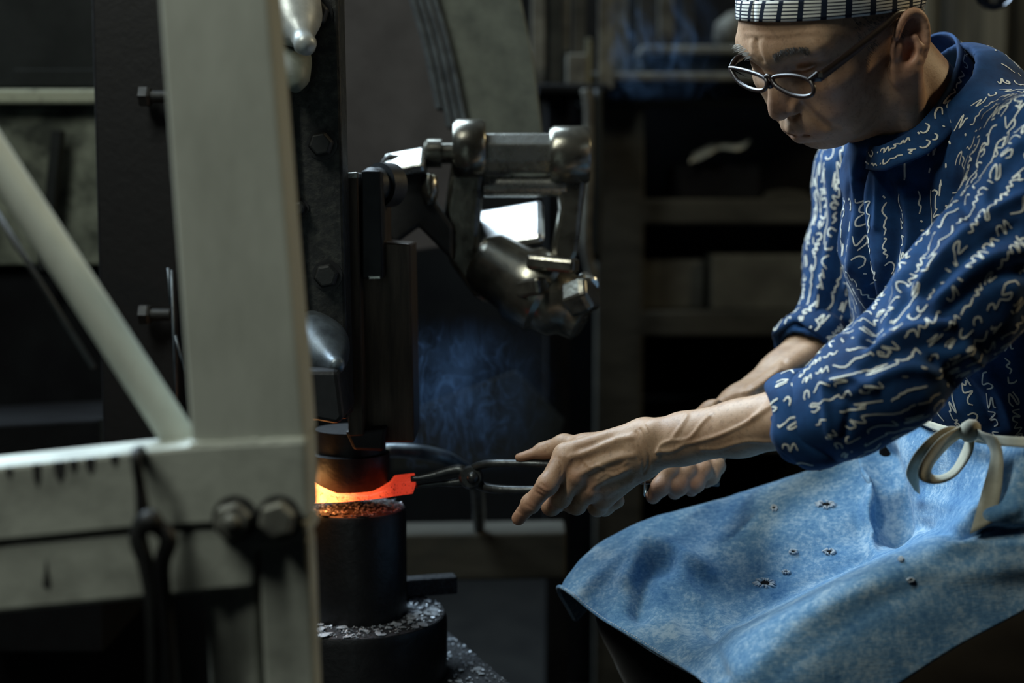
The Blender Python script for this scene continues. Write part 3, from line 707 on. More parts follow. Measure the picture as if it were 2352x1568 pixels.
# ears
def ear(s):
    ec = np.array([.023, .0775 * s, .004]); up = np.array([-.50, 0.03 * s, .865]); up /= np.linalg.norm(up)
    fw = np.array([.80, -.30 * s, .47]); fw -= up * (fw @ up); fw /= np.linalg.norm(fw); out = np.cross(up, fw) * (1 if s < 0 else 1)
    if out[1] * s < 0: out = -out
    P = lambda a, b, c: ec + fw * a + up * b + out * c
    rot = np.array([fw, up, out])
    hell(P(0, .003, .001), (.0165, .027, .007), .008, rot=rot)
    hell(P(.003, -.023, .0), (.0095, .013, .0052), .008, rot=rot)
    ring = [P(.016 * math.cos(t), .006 + .0265 * math.sin(t), .0065) for t in np.linspace(math.radians(8), math.radians(235), 16)]
    hell(P(-.001, -.002, .0105), (.0100, .0125, .0085), .004, True, rot=rot)
    hell(P(-.003, .017, .0095), (.0085, .0080, .0055), .004, True, rot=rot)
    for i in range(15): hcone(ring[i], ring[i + 1], .0036, .0036, .003)
    an = [P(-.004, .010, .007), P(-.0085, .002, .0085), P(-.0075, -.010, .0085), P(-.001, -.0165, .0075)]
    for i in range(3): hcone(an[i], an[i + 1], .0028, .0028, .004)
    hcone(P(.0125, -.001, .0045), P(.0115, -.008, .0045), .0042, .0040, .005)
ear(1); ear(-1)
Vh, Qh = f.mesh(1)
head_cap = len(Vh)
# creases and small forms of the near side of the face, drawn where the photograph shows them
Vh = relief(Vh, Qh, [
    ([(1712, 70), (1780, 73), (1850, 64)], 7, -.0004), ([(1714, 88), (1770, 89), (1830, 83), (1890, 88)], 9, -.0005), ([(1716, 80), (1790, 81), (1870, 74)], 9, .0004),
    ([(1737, 95), (1742, 120), (1752, 140)], 5, -.0013), ([(1727, 96), (1728, 122)], 6, .0009), ([(1752, 96), (1756, 125), (1768, 150)], 7, .0010),
    ([(1822, 163), (1850, 163), (1872, 153)], 2.6, -.0022), ([(1806, 150), (1840, 148), (1872, 146)], 5, -.0010), ([(1822, 157), (1850, 155), (1868, 151)], 6, .0012),
    ([(1845, 240), (1880, 275), (1905, 292), (1925, 300)], 7, -.0016), ([(1826, 268), (1838, 285), (1850, 300)], 6, -.0010), ([(1880, 255), (1905, 275)], 12, .0014),
    ([(1985, 238), (1960, 268), (1915, 296)], 13, -.0017), ([(2010, 230), (1990, 275), (1960, 300)], 12, .0012), ([(2044, 175), (2035, 230), (2000, 280)], 10, -.0010),
    ([(1868, 168), (1886, 176), (1900, 190)], 3, -.0006), ([(1866, 160), (1890, 160)], 3, -.0006),
    ([(1818, 292), (1826, 308)], 4, -.0008), ([(1795, 238), (1808, 252)], 6, -.0007)])
# warm tint of ear, nose, cheek and lips, grey shaved hair below the cap: colours of the skin itself
loc = (Vh - HO) @ HA.T
def blob(c, r): return np.exp(-(((loc - np.array(c)) / np.array(r)) ** 2).sum(1))
red = .55 * blob((.02, .08, .004), (.03, .014, .035)) + .30 * blob((.122, 0, -.008), (.016, .02, .014)) + .35 * blob((.108, 0, -.043), (.012, .026, .006)) + .18 * blob((.09, .05, -.01), (.03, .03, .03))
hl = np.clip((loc[:, 2] - (.018 + .22 * (loc[:, 0] - .02))) / .02, 0, 1) * np.clip((.062 - loc[:, 0]) / .018, 0, 1) * (np.abs(loc[:, 1]) < .0785)
side = np.exp(-((loc[:, 0] - .050) / .009) ** 2) * np.clip((loc[:, 2] + .006) / .025, 0, 1) * (loc[:, 1] > .03)
nape = np.clip((-.0 - loc[:, 0]) / .02, 0, 1) * np.clip((loc[:, 2] + .035) / .03, 0, 1)
stub = np.clip(np.maximum(np.maximum(hl, side * .25), nape) * .5, 0, .5) * (1 - np.clip(blob((.02, .085, .004), (.026, .014, .034)) * 3, 0, 1))
parts_skin = [(Vh, Qh, red, stub)]

# ------------------------------------------------------------------ near (left) arm and hand
def fieldbox(P, m, h):
    P = np.array(P); return Field(P.min(0) - m, P.max(0) + m, h)
E_L = WV(2045, 888, 1.19)
fa = [E_L, WV(1850, 953, 1.238), WV(1700, 985, 1.282), WV(1570, 1008, 1.315), WV(1490, 1030, 1.335)]
f = fieldbox([*fa, WV(1175, 1215, 1.36), WV(1300, 980, 1.43)], .045, .00135)
back = np.array([-.10, -.86, .50])                     # roughly out of the back of the hand
f.chain(fa, [.033, .0275, .0238, .0225, .0220], .012)
f.cone(WV(1760, 945, 1.262), WV(1560, 985, 1.318), .013, .009, .012)
f.cone(WV(1490, 1005, 1.332), WV(1480, 1058, 1.342), .0175, .0155, .012)
f.ell(WV(1508, 990, 1.318), (.012, .010, .010), None, .01)
MC = [((1472, 1000, 1.338), (1300, 1046, 1.346), .0150, .0125), ((1470, 1028, 1.333), (1322, 1090, 1.341), .0150, .0122), ((1468, 1050, 1.335), (1353, 1123, 1.347), .0140, .0118), ((1468, 1070, 1.343), (1386, 1142, 1.357), .0130, .0112)]
for a, b, ra, rb_ in MC: f.cone(WV(*a), WV(*b), ra, rb_, .010)
f.cone(WV(1450, 1040, 1.358), WV(1350, 1085, 1.366), .020, .016, .012)                 # palm
f.cone(WV(1470, 1012, 1.358), WV(1345, 1030, 1.376), .016, .0145, .012)                # ball of the thumb
def fing(P, rs, k=.004):
    P = [WV(*p) for p in P]; f.chain(P, rs, k)
    for p, r in zip(P[1:-1], rs[1:-1]): f.ell(p, (r * 1.05,) * 3, None, .004)
fing([(1300, 1046, 1.346), (1258, 1112, 1.328), (1219, 1156, 1.338), (1191, 1190, 1.352)], [.0115, .0094, .0083, .0068])
fing([(1322, 1090, 1.341), (1288, 1142, 1.343), (1266, 1162, 1.365), (1284, 1158, 1.386)], [.0112, .0093, .0085, .0075])
fing([(1353, 1123, 1.347), (1324, 1158, 1.357), (1316, 1158, 1.381), (1345, 1138, 1.394)], [.0106, .0090, .0082, .0074])
fing([(1386, 1142, 1.357), (1372, 1164, 1.370), (1388, 1164, 1.388), (1418, 1150, 1.386)], [.0098, .0083, .0078, .0072])
fing([(1345, 1030, 1.378), (1296, 1024, 1.392), (1246, 1036, 1.398)], [.0140, .0105, .0092], .006)
f.cone(WV(1246, 1036, 1.398), WV(1197, 1050, 1.398), .0088, .0064, .004, flat=((0, .25, 1), .72))
Va, Qa = f.mesh(1)
vein = lambda pl, w=4.2, a=.0016: (pl, w + .6, a * .8)
Va = relief(Va, Qa, [
    vein([(1512, 1036), (1518, 1022), (1540, 1012), (1570, 1010), (1590, 1000), (1612, 972), (1630, 955)]), vein([(1512, 1036), (1545, 1034), (1572, 1020), (1600, 1014), (1650, 1000), (1700, 978), (1740, 955), (1790, 920), (1830, 905)], 4.6, .0019),
    vein([(1546, 1004), (1556, 990), (1570, 970), (1578, 955)], 5, .0014), vein([(1612, 1031), (1650, 1030), (1690, 1018), (1725, 1012), (1770, 1014), (1800, 1003), (1838, 975), (1858, 955)], 4.2, .0014),
    vein([(1512, 1036), (1508, 1052)], 7, .0016), vein([(1730, 958), (1750, 940), (1775, 918)], 5, .0014),
    ([(1470, 985), (1480, 1010), (1490, 1040), (1488, 1070), (1478, 1088)], 2.6, -.0010), ([(1460, 992), (1468, 1020), (1478, 1060), (1474, 1085)], 2.6, -.0010), ([(1482, 978), (1494, 1005), (1503, 1035)], 2.4, -.0007), ([(1452, 1000), (1458, 1030), (1466, 1060)], 2.4, -.0006),
    # tendons and hollows of the back of the hand
    ([(1310, 1050), (1350, 1036), (1400, 1014), (1450, 1003)], 8, 0.0019), ([(1330, 1030), (1365, 1020), (1400, 1005)], 11, -0.0019), ([(1338, 1064), (1375, 1045), (1425, 1030)], 9, -0.0015),
    ([(1330, 1088), (1370, 1072), (1420, 1052), (1455, 1045)], 8, 0.0016), ([(1352, 1096), (1385, 1080), (1425, 1070)], 10, -0.0016), ([(1362, 1116), (1395, 1098), (1440, 1078)], 8, 0.0015), ([(1380, 1122), (1410, 1108), (1445, 1094)], 9, -0.0015), ([(1392, 1138), (1420, 1122), (1450, 1104)], 8, 0.0012),
    vein([(1345, 1062), (1358, 1072), (1375, 1068), (1392, 1078), (1420, 1074), (1440, 1062)], 3.6, .0012), vein([(1372, 1098), (1392, 1086), (1412, 1090), (1430, 1080)], 3.6, .0012),
    # knuckles and finger creases
    ([(1296, 1050), (1304, 1058)], 12, .0016), ([(1322, 1098), (1328, 1104)], 12, .0018), ([(1353, 1130), (1358, 1134)], 11, .0016),
    ([(1284, 1052), (1290, 1072), (1288, 1088)], 2.6, -.0008), ([(1276, 1062), (1286, 1076)], 2.2, -.0006),
    ([(1236, 1120), (1252, 1130)], 2.4, -.0009), ([(1243, 1111), (1258, 1121)], 2.4, -.0009), ([(1230, 1130), (1246, 1138)], 2.4, -.0008), ([(1240, 1116), (1250, 1126)], 10, .0010),
    ([(1208, 1158), (1224, 1168)], 2.2, -.0007), ([(1244, 1026), (1250, 1040)], 2.4, -.0006), ([(1254, 1022), (1258, 1036)], 2.4, -.0006),
    ([(1186, 1172), (1200, 1184), (1196, 1202)], 2.2, -.0006)])
px, py = project(Va)
reda = .35 * np.exp(-(seg_dist(px, py, [(1250, 1125), (1215, 1165), (1190, 1195)]) / 22) ** 2) + .25 * np.exp(-(seg_dist(px, py, [(1325, 1098), (1380, 1140)]) / 26) ** 2) + .2 * np.exp(-(seg_dist(px, py, [(1190, 1050), (1240, 1045)]) / 20) ** 2)
parts_skin.append((Va, Qa, reda, np.zeros(len(Va))))
E_R = WV(1905, 780, 1.625)
fb = [E_R, WV(1805, 868, 1.58), WV(1705, 936, 1.535), WV(1632, 985, 1.50)]
f = fieldbox([*fb, WV(1480, 1160, 1.41), WV(1650, 1000, 1.50)], .045, .0015)
f.chain(fb, [.036, .0300, .0240, .0215], .012)
f.ell(WV(1640, 938, 1.49), (.013, .011, .010), None, .010)
f.cone(WV(1860, 815, 1.57), WV(1730, 900, 1.515), .013, .009, .010)
for a, b in (((1622, 970, 1.492), (1540, 1040, 1.452)), ((1626, 985, 1.492), (1576, 1046, 1.456)), ((1630, 1000, 1.492), (1610, 1050, 1.462)), ((1640, 1000, 1.495), (1640, 1048, 1.470))): f.cone(WV(*a), WV(*b), .0145, .0120, .012)
fing([(1548, 1040, 1.452), (1540, 1078, 1.418), (1517, 1118, 1.412), (1500, 1140, 1.420)], [.0110, .0092, .0086, .0076])
fing([(1582, 1044, 1.456), (1578, 1082, 1.420), (1560, 1116, 1.414), (1550, 1130, 1.422)], [.0108, .0092, .0086, .0076])
fing([(1614, 1048, 1.462), (1614, 1080, 1.426), (1598, 1110, 1.419), (1588, 1124, 1.427)], [.0104, .0088, .0082, .0073])
fing([(1642, 1046, 1.470), (1646, 1070, 1.442), (1634, 1094, 1.434), (1622, 1106, 1.440)], [.0096, .0080, .0074, .0066])
fing([(1590, 985, 1.468), (1540, 1010, 1.440), (1490, 1040, 1.440)], [.0140, .0110, .0085])
Vb, Qb = f.mesh(1)
Vb = relief(Vb, Qb, [([(1640, 925), (1690, 905), (1730, 895), (1790, 850)], 6, .0018), ([(1660, 935), (1720, 915), (1790, 878)], 6, -.0020), ([(1690, 925), (1740, 905), (1800, 880)], 5, .0018), ([(1800, 830), (1830, 850), (1870, 835)], 7, -.0016), ([(1655, 925), (1690, 925)], 6, -.0014)])
px, py = project(Vb)
redb = .35 * np.exp(-(seg_dist(px, py, [(1500, 1140), (1600, 1120)]) / 45) ** 2)
parts_skin.append((Vb, Qb, redb, np.zeros(len(Vb))))
# ------------------------------------------------------------------ torso, hips and legs under the clothes (coarse), then one body mesh
LS, RS = WV(2440, 385, 1.27), WV(1995, 410, 1.63); NB = WV(2150, 330, 1.445); PC = WV(2330, 1130, 1.42)
Lt = (LS - RS) / np.linalg.norm(LS - RS); Ut = NB - PC; Ut -= Lt * (Ut @ Lt); Ut /= np.linalg.norm(Ut); Ft = np.cross(Lt, Ut)
TA = np.array([Lt, Ft, Ut]); MID = (LS + RS) / 2
HIP_R, HIP_L = WV(2230, 1260, 1.52), WV(2390, 1500, 1.31)
KN_R, KN_L = WV(1470, 1400, 1.50), WV(1720, 1850, 1.20)
def down(k, dx, dy): return np.array([k[0] + dx, k[1] + dy, .06])
FT_R, FT_L = down(KN_R, .14, .03), down(KN_L, .14, .02)
f = fieldbox([LS, RS, NB, FT_R - np.array([.12, 0, .03]), FT_L, HIP_L, E_L, E_R], .11, .006)
f.ell(MID - Ut * .13, (.150, .095, .18), TA, .05); f.ell(MID - Ut * .33 - Ft * .04, (.125, .075, .13), TA, .05)
f.cone(NB, WV(2090, 250, 1.43), .055, .05, .03)
f.cone(LS, E_L, .048, .034, .03); f.cone(RS, E_R, .048, .034, .03)
for hp, kn, ft in ((HIP_R, KN_R, FT_R), (HIP_L, KN_L, FT_L)):
    f.cone(hp, kn, .058, .038, .03); f.cone(kn, ft, .038, .030, .02)
Vt, Qt = f.mesh(1)
parts_skin.append((Vt, Qt, np.zeros(len(Vt)), np.zeros(len(Vt))))
off = np.cumsum([0] + [len(p[0]) for p in parts_skin])
body = mk_np('body', np.concatenate([p[0] for p in parts_skin]), np.concatenate([p[1] + off[i] for i, p in enumerate(parts_skin)]), M['skin'], man,
             {'red': np.concatenate([p[2] for p in parts_skin]), 'stubble': np.concatenate([p[3] for p in parts_skin])})
# trousers and shoes
f = fieldbox([HIP_R, HIP_L, KN_R, KN_L, FT_R, FT_L, PC], .11, .006)
f.ell(MID - Ut * .42 - Ft * .03, (.155, .10, .10), TA, .05)
for hp, kn, ft in ((HIP_R, KN_R, FT_R), (HIP_L, KN_L, FT_L)):
    f.cone(hp, kn, .066, .045, .03); f.cone(kn, ft + np.array([0, 0, .03]), .045, .044, .02)
Vq, Qq = f.mesh(2); mk_np('trousers', Vq + normals(Vq, Qq) * (.003 * vnoise(Vq, 60, 5))[:, None], Qq, M['trousers'], man)
for ft in (FT_R, FT_L):
    f = fieldbox([ft - np.array([.15, .05, .06]), ft + np.array([.06, .05, .05])], .02, .005)
    f.ell(ft + np.array([-.055, -.01, -.022]), (.115, .042, .034), None, .02); f.ell(ft + np.array([.0, 0, .0]), (.05, .042, .05), None, .02)
    Vs, Qs = f.mesh(1); Vs[:, 2] = np.maximum(Vs[:, 2], .002); mk_np('shoe', Vs, Qs, M['grime'], man)

# ------------------------------------------------------------------ shirt
CUFF_L = WV(1856, 968, 1.232); CUFF_R = WV(1862, 800, 1.60)
ELS = WV(2045, 866, 1.195)
f = fieldbox([LS, RS, NB, CUFF_L, CUFF_R, PC, MID - Ut * .45 + Ft * .1, MID - Ut * .45 - Ft * .1, ELS, LS - Ft * .05, WV(2240, 90, 1.45)], .10, .0028)
f.ell(MID - Ut * .13, (.168, .112, .195), TA, .04); f.ell(MID - Ut * .34 - Ft * .02, (.150, .108, .20), TA, .05)
f.cone(MID + Ut * .02 - Ft * .01, LS, .060, .066, .05); f.cone(MID + Ut * .02 - Ft * .01, RS, .060, .056, .05)
f.cone(WV(2215, 235, 1.44), MID - Ft * .02, .055, .08, .05)
f.cone(WV(2150, 335, 1.44), MID, .070, .09, .05)
f.cone(WV(2045, 415, 1.42), WV(2090, 520, 1.43), .042, .07, .05)
f.chain([LS, WV(2225, 660, 1.225), ELS], [.066, .052, .043], .03)
f.chain([ELS, WV(1940, 935, 1.212), CUFF_L], [.043, .041, .0395], .02)
f.cone(WV(1985, 845, 1.215), WV(2160, 700, 1.235), .033, .040, .02)
f.chain([RS, WV(1955, 590, 1.63), WV(1908, 735, 1.62)], [.056, .047, .036], .03)
f.chain([WV(1900, 765, 1.62), WV(1880, 785, 1.61)], [.043, .043], .012)
# necks and wrists come out of real openings
f.cone(WV(1930, 945, 1.214), WV(1800, 968, 1.248), .0335, .0335, .004, True)
f.cone(WV(1885, 800, 1.608), WV(1790, 870, 1.57), .0345, .0345, .004, True)
f.cone(WV(2135, 262, 1.44), WV(2080, 190, 1.42), .064, .066, .006, True)
Vs, Qs = f.mesh(2)
Vs = Vs + normals(Vs, Qs) * (.0024 * vnoise(Vs, 55, 2) + .0013 * vnoise(Vs, 130, 3))[:, None]
Vs = relief(Vs, Qs, [
    # folds that run from the arm-pit over the sleeve
    ([(2110, 655), (2180, 570), (2260, 500), (2352, 450)], 14, .006), ([(2130, 670), (2220, 580), (2330, 520)], 14, -.006), ([(2160, 680), (2260, 600), (2352, 570)], 16, .005), ([(2170, 720), (2280, 640), (2352, 625)], 16, -.005),
    ([(2080, 690), (2040, 740), (1990, 790)], 16, -.005), ([(2000, 800), (2080, 760), (2180, 740)], 15, .005), ([(1990, 850), (2090, 800), (2200, 790)], 16, -.004), ([(1960, 900), (2060, 850), (2160, 850)], 16, .004),
    ([(1905, 880), (1960, 865), (2010, 890)], 10, .004), ([(1920, 905), (1950, 930), (1940, 1000)], 9, -.004), ([(1890, 870), (1895, 930), (1905, 1000)], 9, .003),
    ([(2230, 500), (2200, 440), (2250, 380), (2300, 320)], 16, -.006), ([(2260, 470), (2280, 400), (2340, 330)], 16, .005), ([(2300, 300), (2352, 270)], 14, -.005), ([(2270, 270), (2352, 220)], 14, .004),
    # front of the chest and far sleeve
    ([(1985, 360), (1965, 450), (1975, 560), (1995, 700), (1992, 780)], 12, -.012), ([(2010, 350), (2015, 430), (2012, 520)], 7, .004), ([(2030, 400), (2060, 520), (2040, 640), (2010, 740)], 15, -.006), ([(2075, 430), (2090, 540), (2060, 650)], 15, .006), ([(2120, 430), (2125, 540), (2090, 640)], 16, -.006), ([(2160, 400), (2160, 500)], 16, .005),
    ([(1900, 370), (1915, 500), (1890, 640), (1870, 730)], 10, .005), ([(1935, 370), (1940, 500), (1920, 640), (1900, 720)], 10, -.006), ([(1960, 420), (1958, 560), (1945, 660)], 9, .004),
    ([(1838, 745), (1880, 735), (1950, 745)], 7, -.006), ([(1815, 770), (1870, 765), (1940, 775)], 8, .003),
    ([(2150, 830), (2230, 900), (2270, 980)], 18, -.006), ([(2210, 800), (2290, 880), (2330, 980)], 18, .005)])
shirt = mk_np('shirt', Vs, Qs, M['shirt'], man)
bvh = BVHTree.FromPolygons([tuple(v) for v in Vs], [tuple(int(i) for i in q) for q in Qs])
def ring_strip(top, bot, mat, name, par, n=8, thick=.0028, closed=True):
    def sm(P):
        P = [W(*p) for p in P]
        if closed: Q = catmull([P[-1]] + P + [P[0], P[1]], n)[n:-n]; return Q[:-1]
        return catmull(P, n)
    a, b = sm(top), sm(bot); m = len(a); rows = 6
    V = []
    for j in range(rows + 1):
        t = j / rows
        for p, q in zip(a, b): V.append(p.lerp(q, t))
    Fq = [(j * m + i, j * m + (i + 1) % m, (j + 1) * m + (i + 1) % m, (j + 1) * m + i) for j in range(rows) for i in range(m if closed else m - 1)]
    o = mk(name, (V, Fq), mat, par, smooth=True)
    s = o.modifiers.new('solid', 'SOLIDIFY'); s.thickness = thick; s.offset = 0
    return o, V, m, rows
# band collar standing round the neck
collar, CV, cm, cr = ring_strip(
    [(2166, 76, 1.49), (2193, 88, 1.45), (2199, 135, 1.405), (2170, 208, 1.372), (2112, 285, 1.350), (2050, 325, 1.350), (2010, 337, 1.372), (1985, 322, 1.44), (2010, 240, 1.50), (2080, 130, 1.525), (2130, 88, 1.515)],
    [(2205, 112, 1.51), (2245, 140, 1.455), (2250, 195, 1.395), (2210, 275, 1.352), (2140, 345, 1.326), (2062, 378, 1.326), (2015, 392, 1.350), (1980, 372, 1.44), (2000, 290, 1.53), (2080, 170, 1.555), (2150, 125, 1.545)], M['shirt'], 'collar', shirt)
# rolled cuffs
def cuff(c, axis, r, w, name='cuff', seed=1, tip=None):
    d, u, v = frame_of(axis); rg = random.Random(seed); c = Vector(c); n, rows = 48, 10; V = []
    for j in range(rows):
        a = 2 * math.pi * j / rows
        for i in range(n):
            t = 2 * math.pi * i / n
            rr = r * (1 + .035 * math.sin(3 * t + seed) + .02 * math.sin(7 * t)) + .0052 * math.cos(a)
            sh = w * .5 * math.sin(a) + .004 * math.sin(2 * t + 1.3 * seed) + .003 * math.sin(5 * t)
            rad = u * math.cos(t) + v * math.sin(t)
            if tip is not None: sh += .022 * max(0, rad.dot(tip)) ** 6
            V.append(c + rad * rr + d * sh)
    Fq = [(j * n + i, ((j + 1) % rows) * n + i, ((j + 1) % rows) * n + (i + 1) % n, j * n + (i + 1) % n) for j in range(rows) for i in range(n)]
    return mk(name, (V, Fq), M['shirt'], shirt, smooth=True), V, Fq
axl = Vector(WV(1800, 968, 1.252) - WV(1935, 945, 1.212)); c_l, clV, clF = cuff(WV(1872, 962, 1.230), axl, .0400, .034, tip=Vector((-.2, 0, 1)).normalized())
axr = Vector(WV(1800, 868, 1.578) - WV(1890, 780, 1.615)); c_r, crV, crF = cuff(WV(1868, 790, 1.606), axr, .0400, .036, seed=2)

# white script print: brush-like strokes laid on the cloth in columns
G = [[(-.3, 1), (-.32, .2), (-.1, 0), (.3, .15), (.42, .45)], [(-.4, .7), (.1, .9), (.42, .6), (.3, .2), (-.1, 0)], [(-.3, .95), (.3, .95), (-.25, .4), (.15, .5), (.4, .25), (.15, 0), (-.05, .1), (.15, .2)],
     [(-.35, .95), (.3, .9), (-.3, .4), (.25, .5), (.35, .2), (0, 0)], [(.05, .9), (-.3, .35), (-.2, .1), (.1, .6), (.35, .8), (.4, .3), (.15, 0)], [(.25, 1), (-.25, .5), (.3, 0)], [(-.35, .9), (-.1, .3), (.25, .8), (.4, .4), (0, 0)],
     [(-.15, 1), (.2, .9)], [(-.3, .6), (.1, .75), (.35, .45), (.1, 0)], [(-.3, 1), (.3, .95), (-.2, .55), (.25, .5), (-.1, .2), (.1, 0)], [(-.4, .85), (.4, .9), (-.1, .5), (-.15, .15), (.25, 0)], [(0, 1), (-.35, 0), (-.05, .45), (.15, .05), (.4, .25)],
     [(-.2, 1), (-.25, 0), (.2, .75), (.25, .15), (.45, .1)], [(.1, 1), (-.1, .6), (.12, .4), (-.1, 0)], [(-.05, .6), (.12, .4)], [(-.3, .5), (.0, .62)], [(.3, 1), (.0, .7), (.25, .5), (-.05, .25), (.1, 0)]]
PV, PF = [], []
def ribbon3(P, Nn, w):
    n0 = len(PV); m = len(P)
    if m < 2: return
    for i in range(m):
        t = (P[min(i + 1, m - 1)] - P[max(i - 1, 0)]).normalized(); s = t.cross(Nn[i])
        if s.length < 1e-6: s = Vector((1, 0, 0))
        s.normalize(); ww = w * (.62 + .38 * math.sin(math.pi * min(1, (i + .6) / m))); q = P[i] + Nn[i] * .0005
        PV.append(q - s * ww / 2); PV.append(q + s * ww / 2)
    for i in range(m - 1): PF.append((n0 + 2 * i, n0 + 2 * i + 1, n0 + 2 * i + 3, n0 + 2 * i + 2))
def script(mapper, length, cols, size, rg, w=.0021):
    """mapper(col, across, along) -> (point, normal) on the cloth"""
    for c in range(cols):
        s = rg.uniform(0, size); last = None
        while s < length - size * .5:
            g = rg.choice(G); hgt = size * rg.uniform(.75, 1.35) * (max(.35, g[0][1] - g[-1][1]) if len(g) > 2 else .45); wd = size * rg.uniform(.55, .85)
            mir = rg.choice([1, 1, 1, -1])
            pl = [(mir * x * wd, s + (1 - y) * hgt) for x, y in g]
            if last and rg.random() < .45: pl = [last] + pl
            pl = smooth2(pl, 5) if len(pl) > 2 else [(pl[0][0] + (pl[1][0] - pl[0][0]) * k / 3, pl[0][1] + (pl[1][1] - pl[0][1]) * k / 3) for k in range(4)]
            run = []
            for a, al in pl:
                h = mapper(c, a, al)
                if h is None or (run and (h[0] - run[-1][0]).length > .012):
                    ribbon3([r[0] for r in run], [r[1] for r in run], w); run = []
                    if h is None: continue
                run.append(h)
            ribbon3([r[0] for r in run], [r[1] for r in run], w)
            last = pl[-1] if rg.random() < .6 else None
            s += hgt + size * rg.choice([.12, .2, .3, .5])
def tube_mapper(path, ncol, rmax, tree=None):
    P = catmull(path, 24); L = [0]
    for a, b in zip(P[:-1], P[1:]): L.append(L[-1] + (b - a).length)
    def fn(c, across, al):
        i = min(range(len(L)), key=lambda q: abs(L[q] - al)); i2 = min(i + 1, len(P) - 1)
        d = (P[i2] - P[max(i - 1, 0)]).normalized(); _, u, v = frame_of(d)
        an = 2 * math.pi * c / ncol + across / .05
        o = P[i] + d * (al - L[i]); r = u * math.cos(an) + v * math.sin(an)
        q = o.copy(); h = None
        for _ in range(4):                      # pass the inner wall of a sleeve opening
            h = (tree or bvh).ray_cast(q, r, rmax)
            if h[0] is None or h[1].dot(r) > 0: break
            q = h[0] + r * .0005
        if h[0] is None or (h[0] - o).length > rmax: return None
        n = h[1]
        if n.dot(r) < .15: return None
        return h[0], n
    return fn, L[-1]
rg = random.Random(11)
fn, ln = tube_mapper([Vector(LS) + Vector(LS - ELS).normalized() * .03, Vector(WV(2225, 660, 1.225)), Vector(ELS), Vector(WV(1900, 952, 1.22))], 21, .082); script(fn, ln, 21, .0142, rg, .0017)
fn, ln = tube_mapper([Vector(RS), Vector(WV(1955, 590, 1.63)), Vector(WV(1905, 745, 1.62))], 18, .075); script(fn, ln, 18, .0150, rg, .0024)
top, bot = Vector(MID + Ut * .06), Vector(MID - Ut * .44)
def torso_map(c, across, al):
    o = top.lerp(bot, al / .5); an = 2 * math.pi * c / 42 + across / .13
    r = Vector(Ft * math.cos(an) + Lt * math.sin(an)); h = bvh.ray_cast(o, r, .19)
    if h[0] is None or h[1].dot(r) < .2: return None
    return h[0], h[1]
script(torso_map, .48, 42, .0142, rg, .0018)
def yoke_map(c, across, al):           # over the shoulders, falling from above
    o = Vector(MID + Lt * (-.20 + c * .0180 + across) + Ft * (.10 - al) + Ut * .14)
    h = bvh.ray_cast(o, Vector(-Ut), .2)
    if h[0] is None: return None
    na, nb_ = Vector(neck_b), Vector(WV(2060, 160, 1.41)); tt = max(0, min(1.2, (h[0] - na).dot(nb_ - na) / (nb_ - na).length_squared))
    if (h[0] - na.lerp(nb_, tt)).length < .088: return None
    return h[0], (h[1] if h[1].dot(Vector(Ut)) > 0 else -h[1])
script(yoke_map, .20, 23, .0150, rg, .0019)
cb_ = BVHTree.FromPolygons([tuple(v) for v in clV], clF); cbr = BVHTree.FromPolygons([tuple(v) for v in crV], crF)
dl = axl.normalized(); fn, ln = tube_mapper([Vector(WV(1872, 962, 1.230)) - dl * .016, Vector(WV(1872, 962, 1.230)) + dl * .0, Vector(WV(1872, 962, 1.230)) + dl * .018], 14, .06)
def outer(tree, c0, d0, r):
    _, u, v = frame_of(d0)
    def fnn(c, across, al):
        an = 2 * math.pi * c / 14 + across / .042; rad = u * math.cos(an) + v * math.sin(an)
        o = Vector(c0) + d0 * (al - .016) + rad * .09; h = tree.ray_cast(o, -rad, .09)
        return None if h[0] is None else (h[0], h[1] if h[1].dot(rad) > 0 else -h[1])
    return fnn
script(outer(cb_, WV(1872, 962, 1.230), dl, .04), .034, 14, .015, rg); script(outer(cbr, WV(1868, 790, 1.606), axr.normalized(), .04), .034, 14, .015, rg, .0026)
# collar: strokes following the band
ctree = BVHTree.FromPolygons([tuple(v) for v in CV], [(j * cm + i, j * cm + (i + 1) % cm, (j + 1) * cm + (i + 1) % cm, (j + 1) * cm + i) for j in range(cr) for i in range(cm)])
def collar_map(c, across, al):
    t = (al / .40) * cm; i = int(t) % cm; fr_ = t - int(t); j = min(.97, max(.03, .28 + .45 * c + across / .035)) * cr; jj = int(j); fj = j - jj
    q = lambda jj, ii: CV[jj * cm + ii % cm]
    p = q(jj, i).lerp(q(jj, i + 1), fr_).lerp(q(min(jj + 1, cr), i).lerp(q(min(jj + 1, cr), i + 1), fr_), fj)
    n = (q(jj, i + 1) - q(jj, i)).cross(q(min(jj + 1, cr), i) - q(jj, i)).normalized()
    if n.dot(p - Vector(NB)) < 0: n = -n
    return p + n * .0016, n
script(collar_map, .40, 2, .013, rg, .0019)
pr = mk('script_print', (PV, PF), M['print'], shirt); tag(pr, kind='stuff')

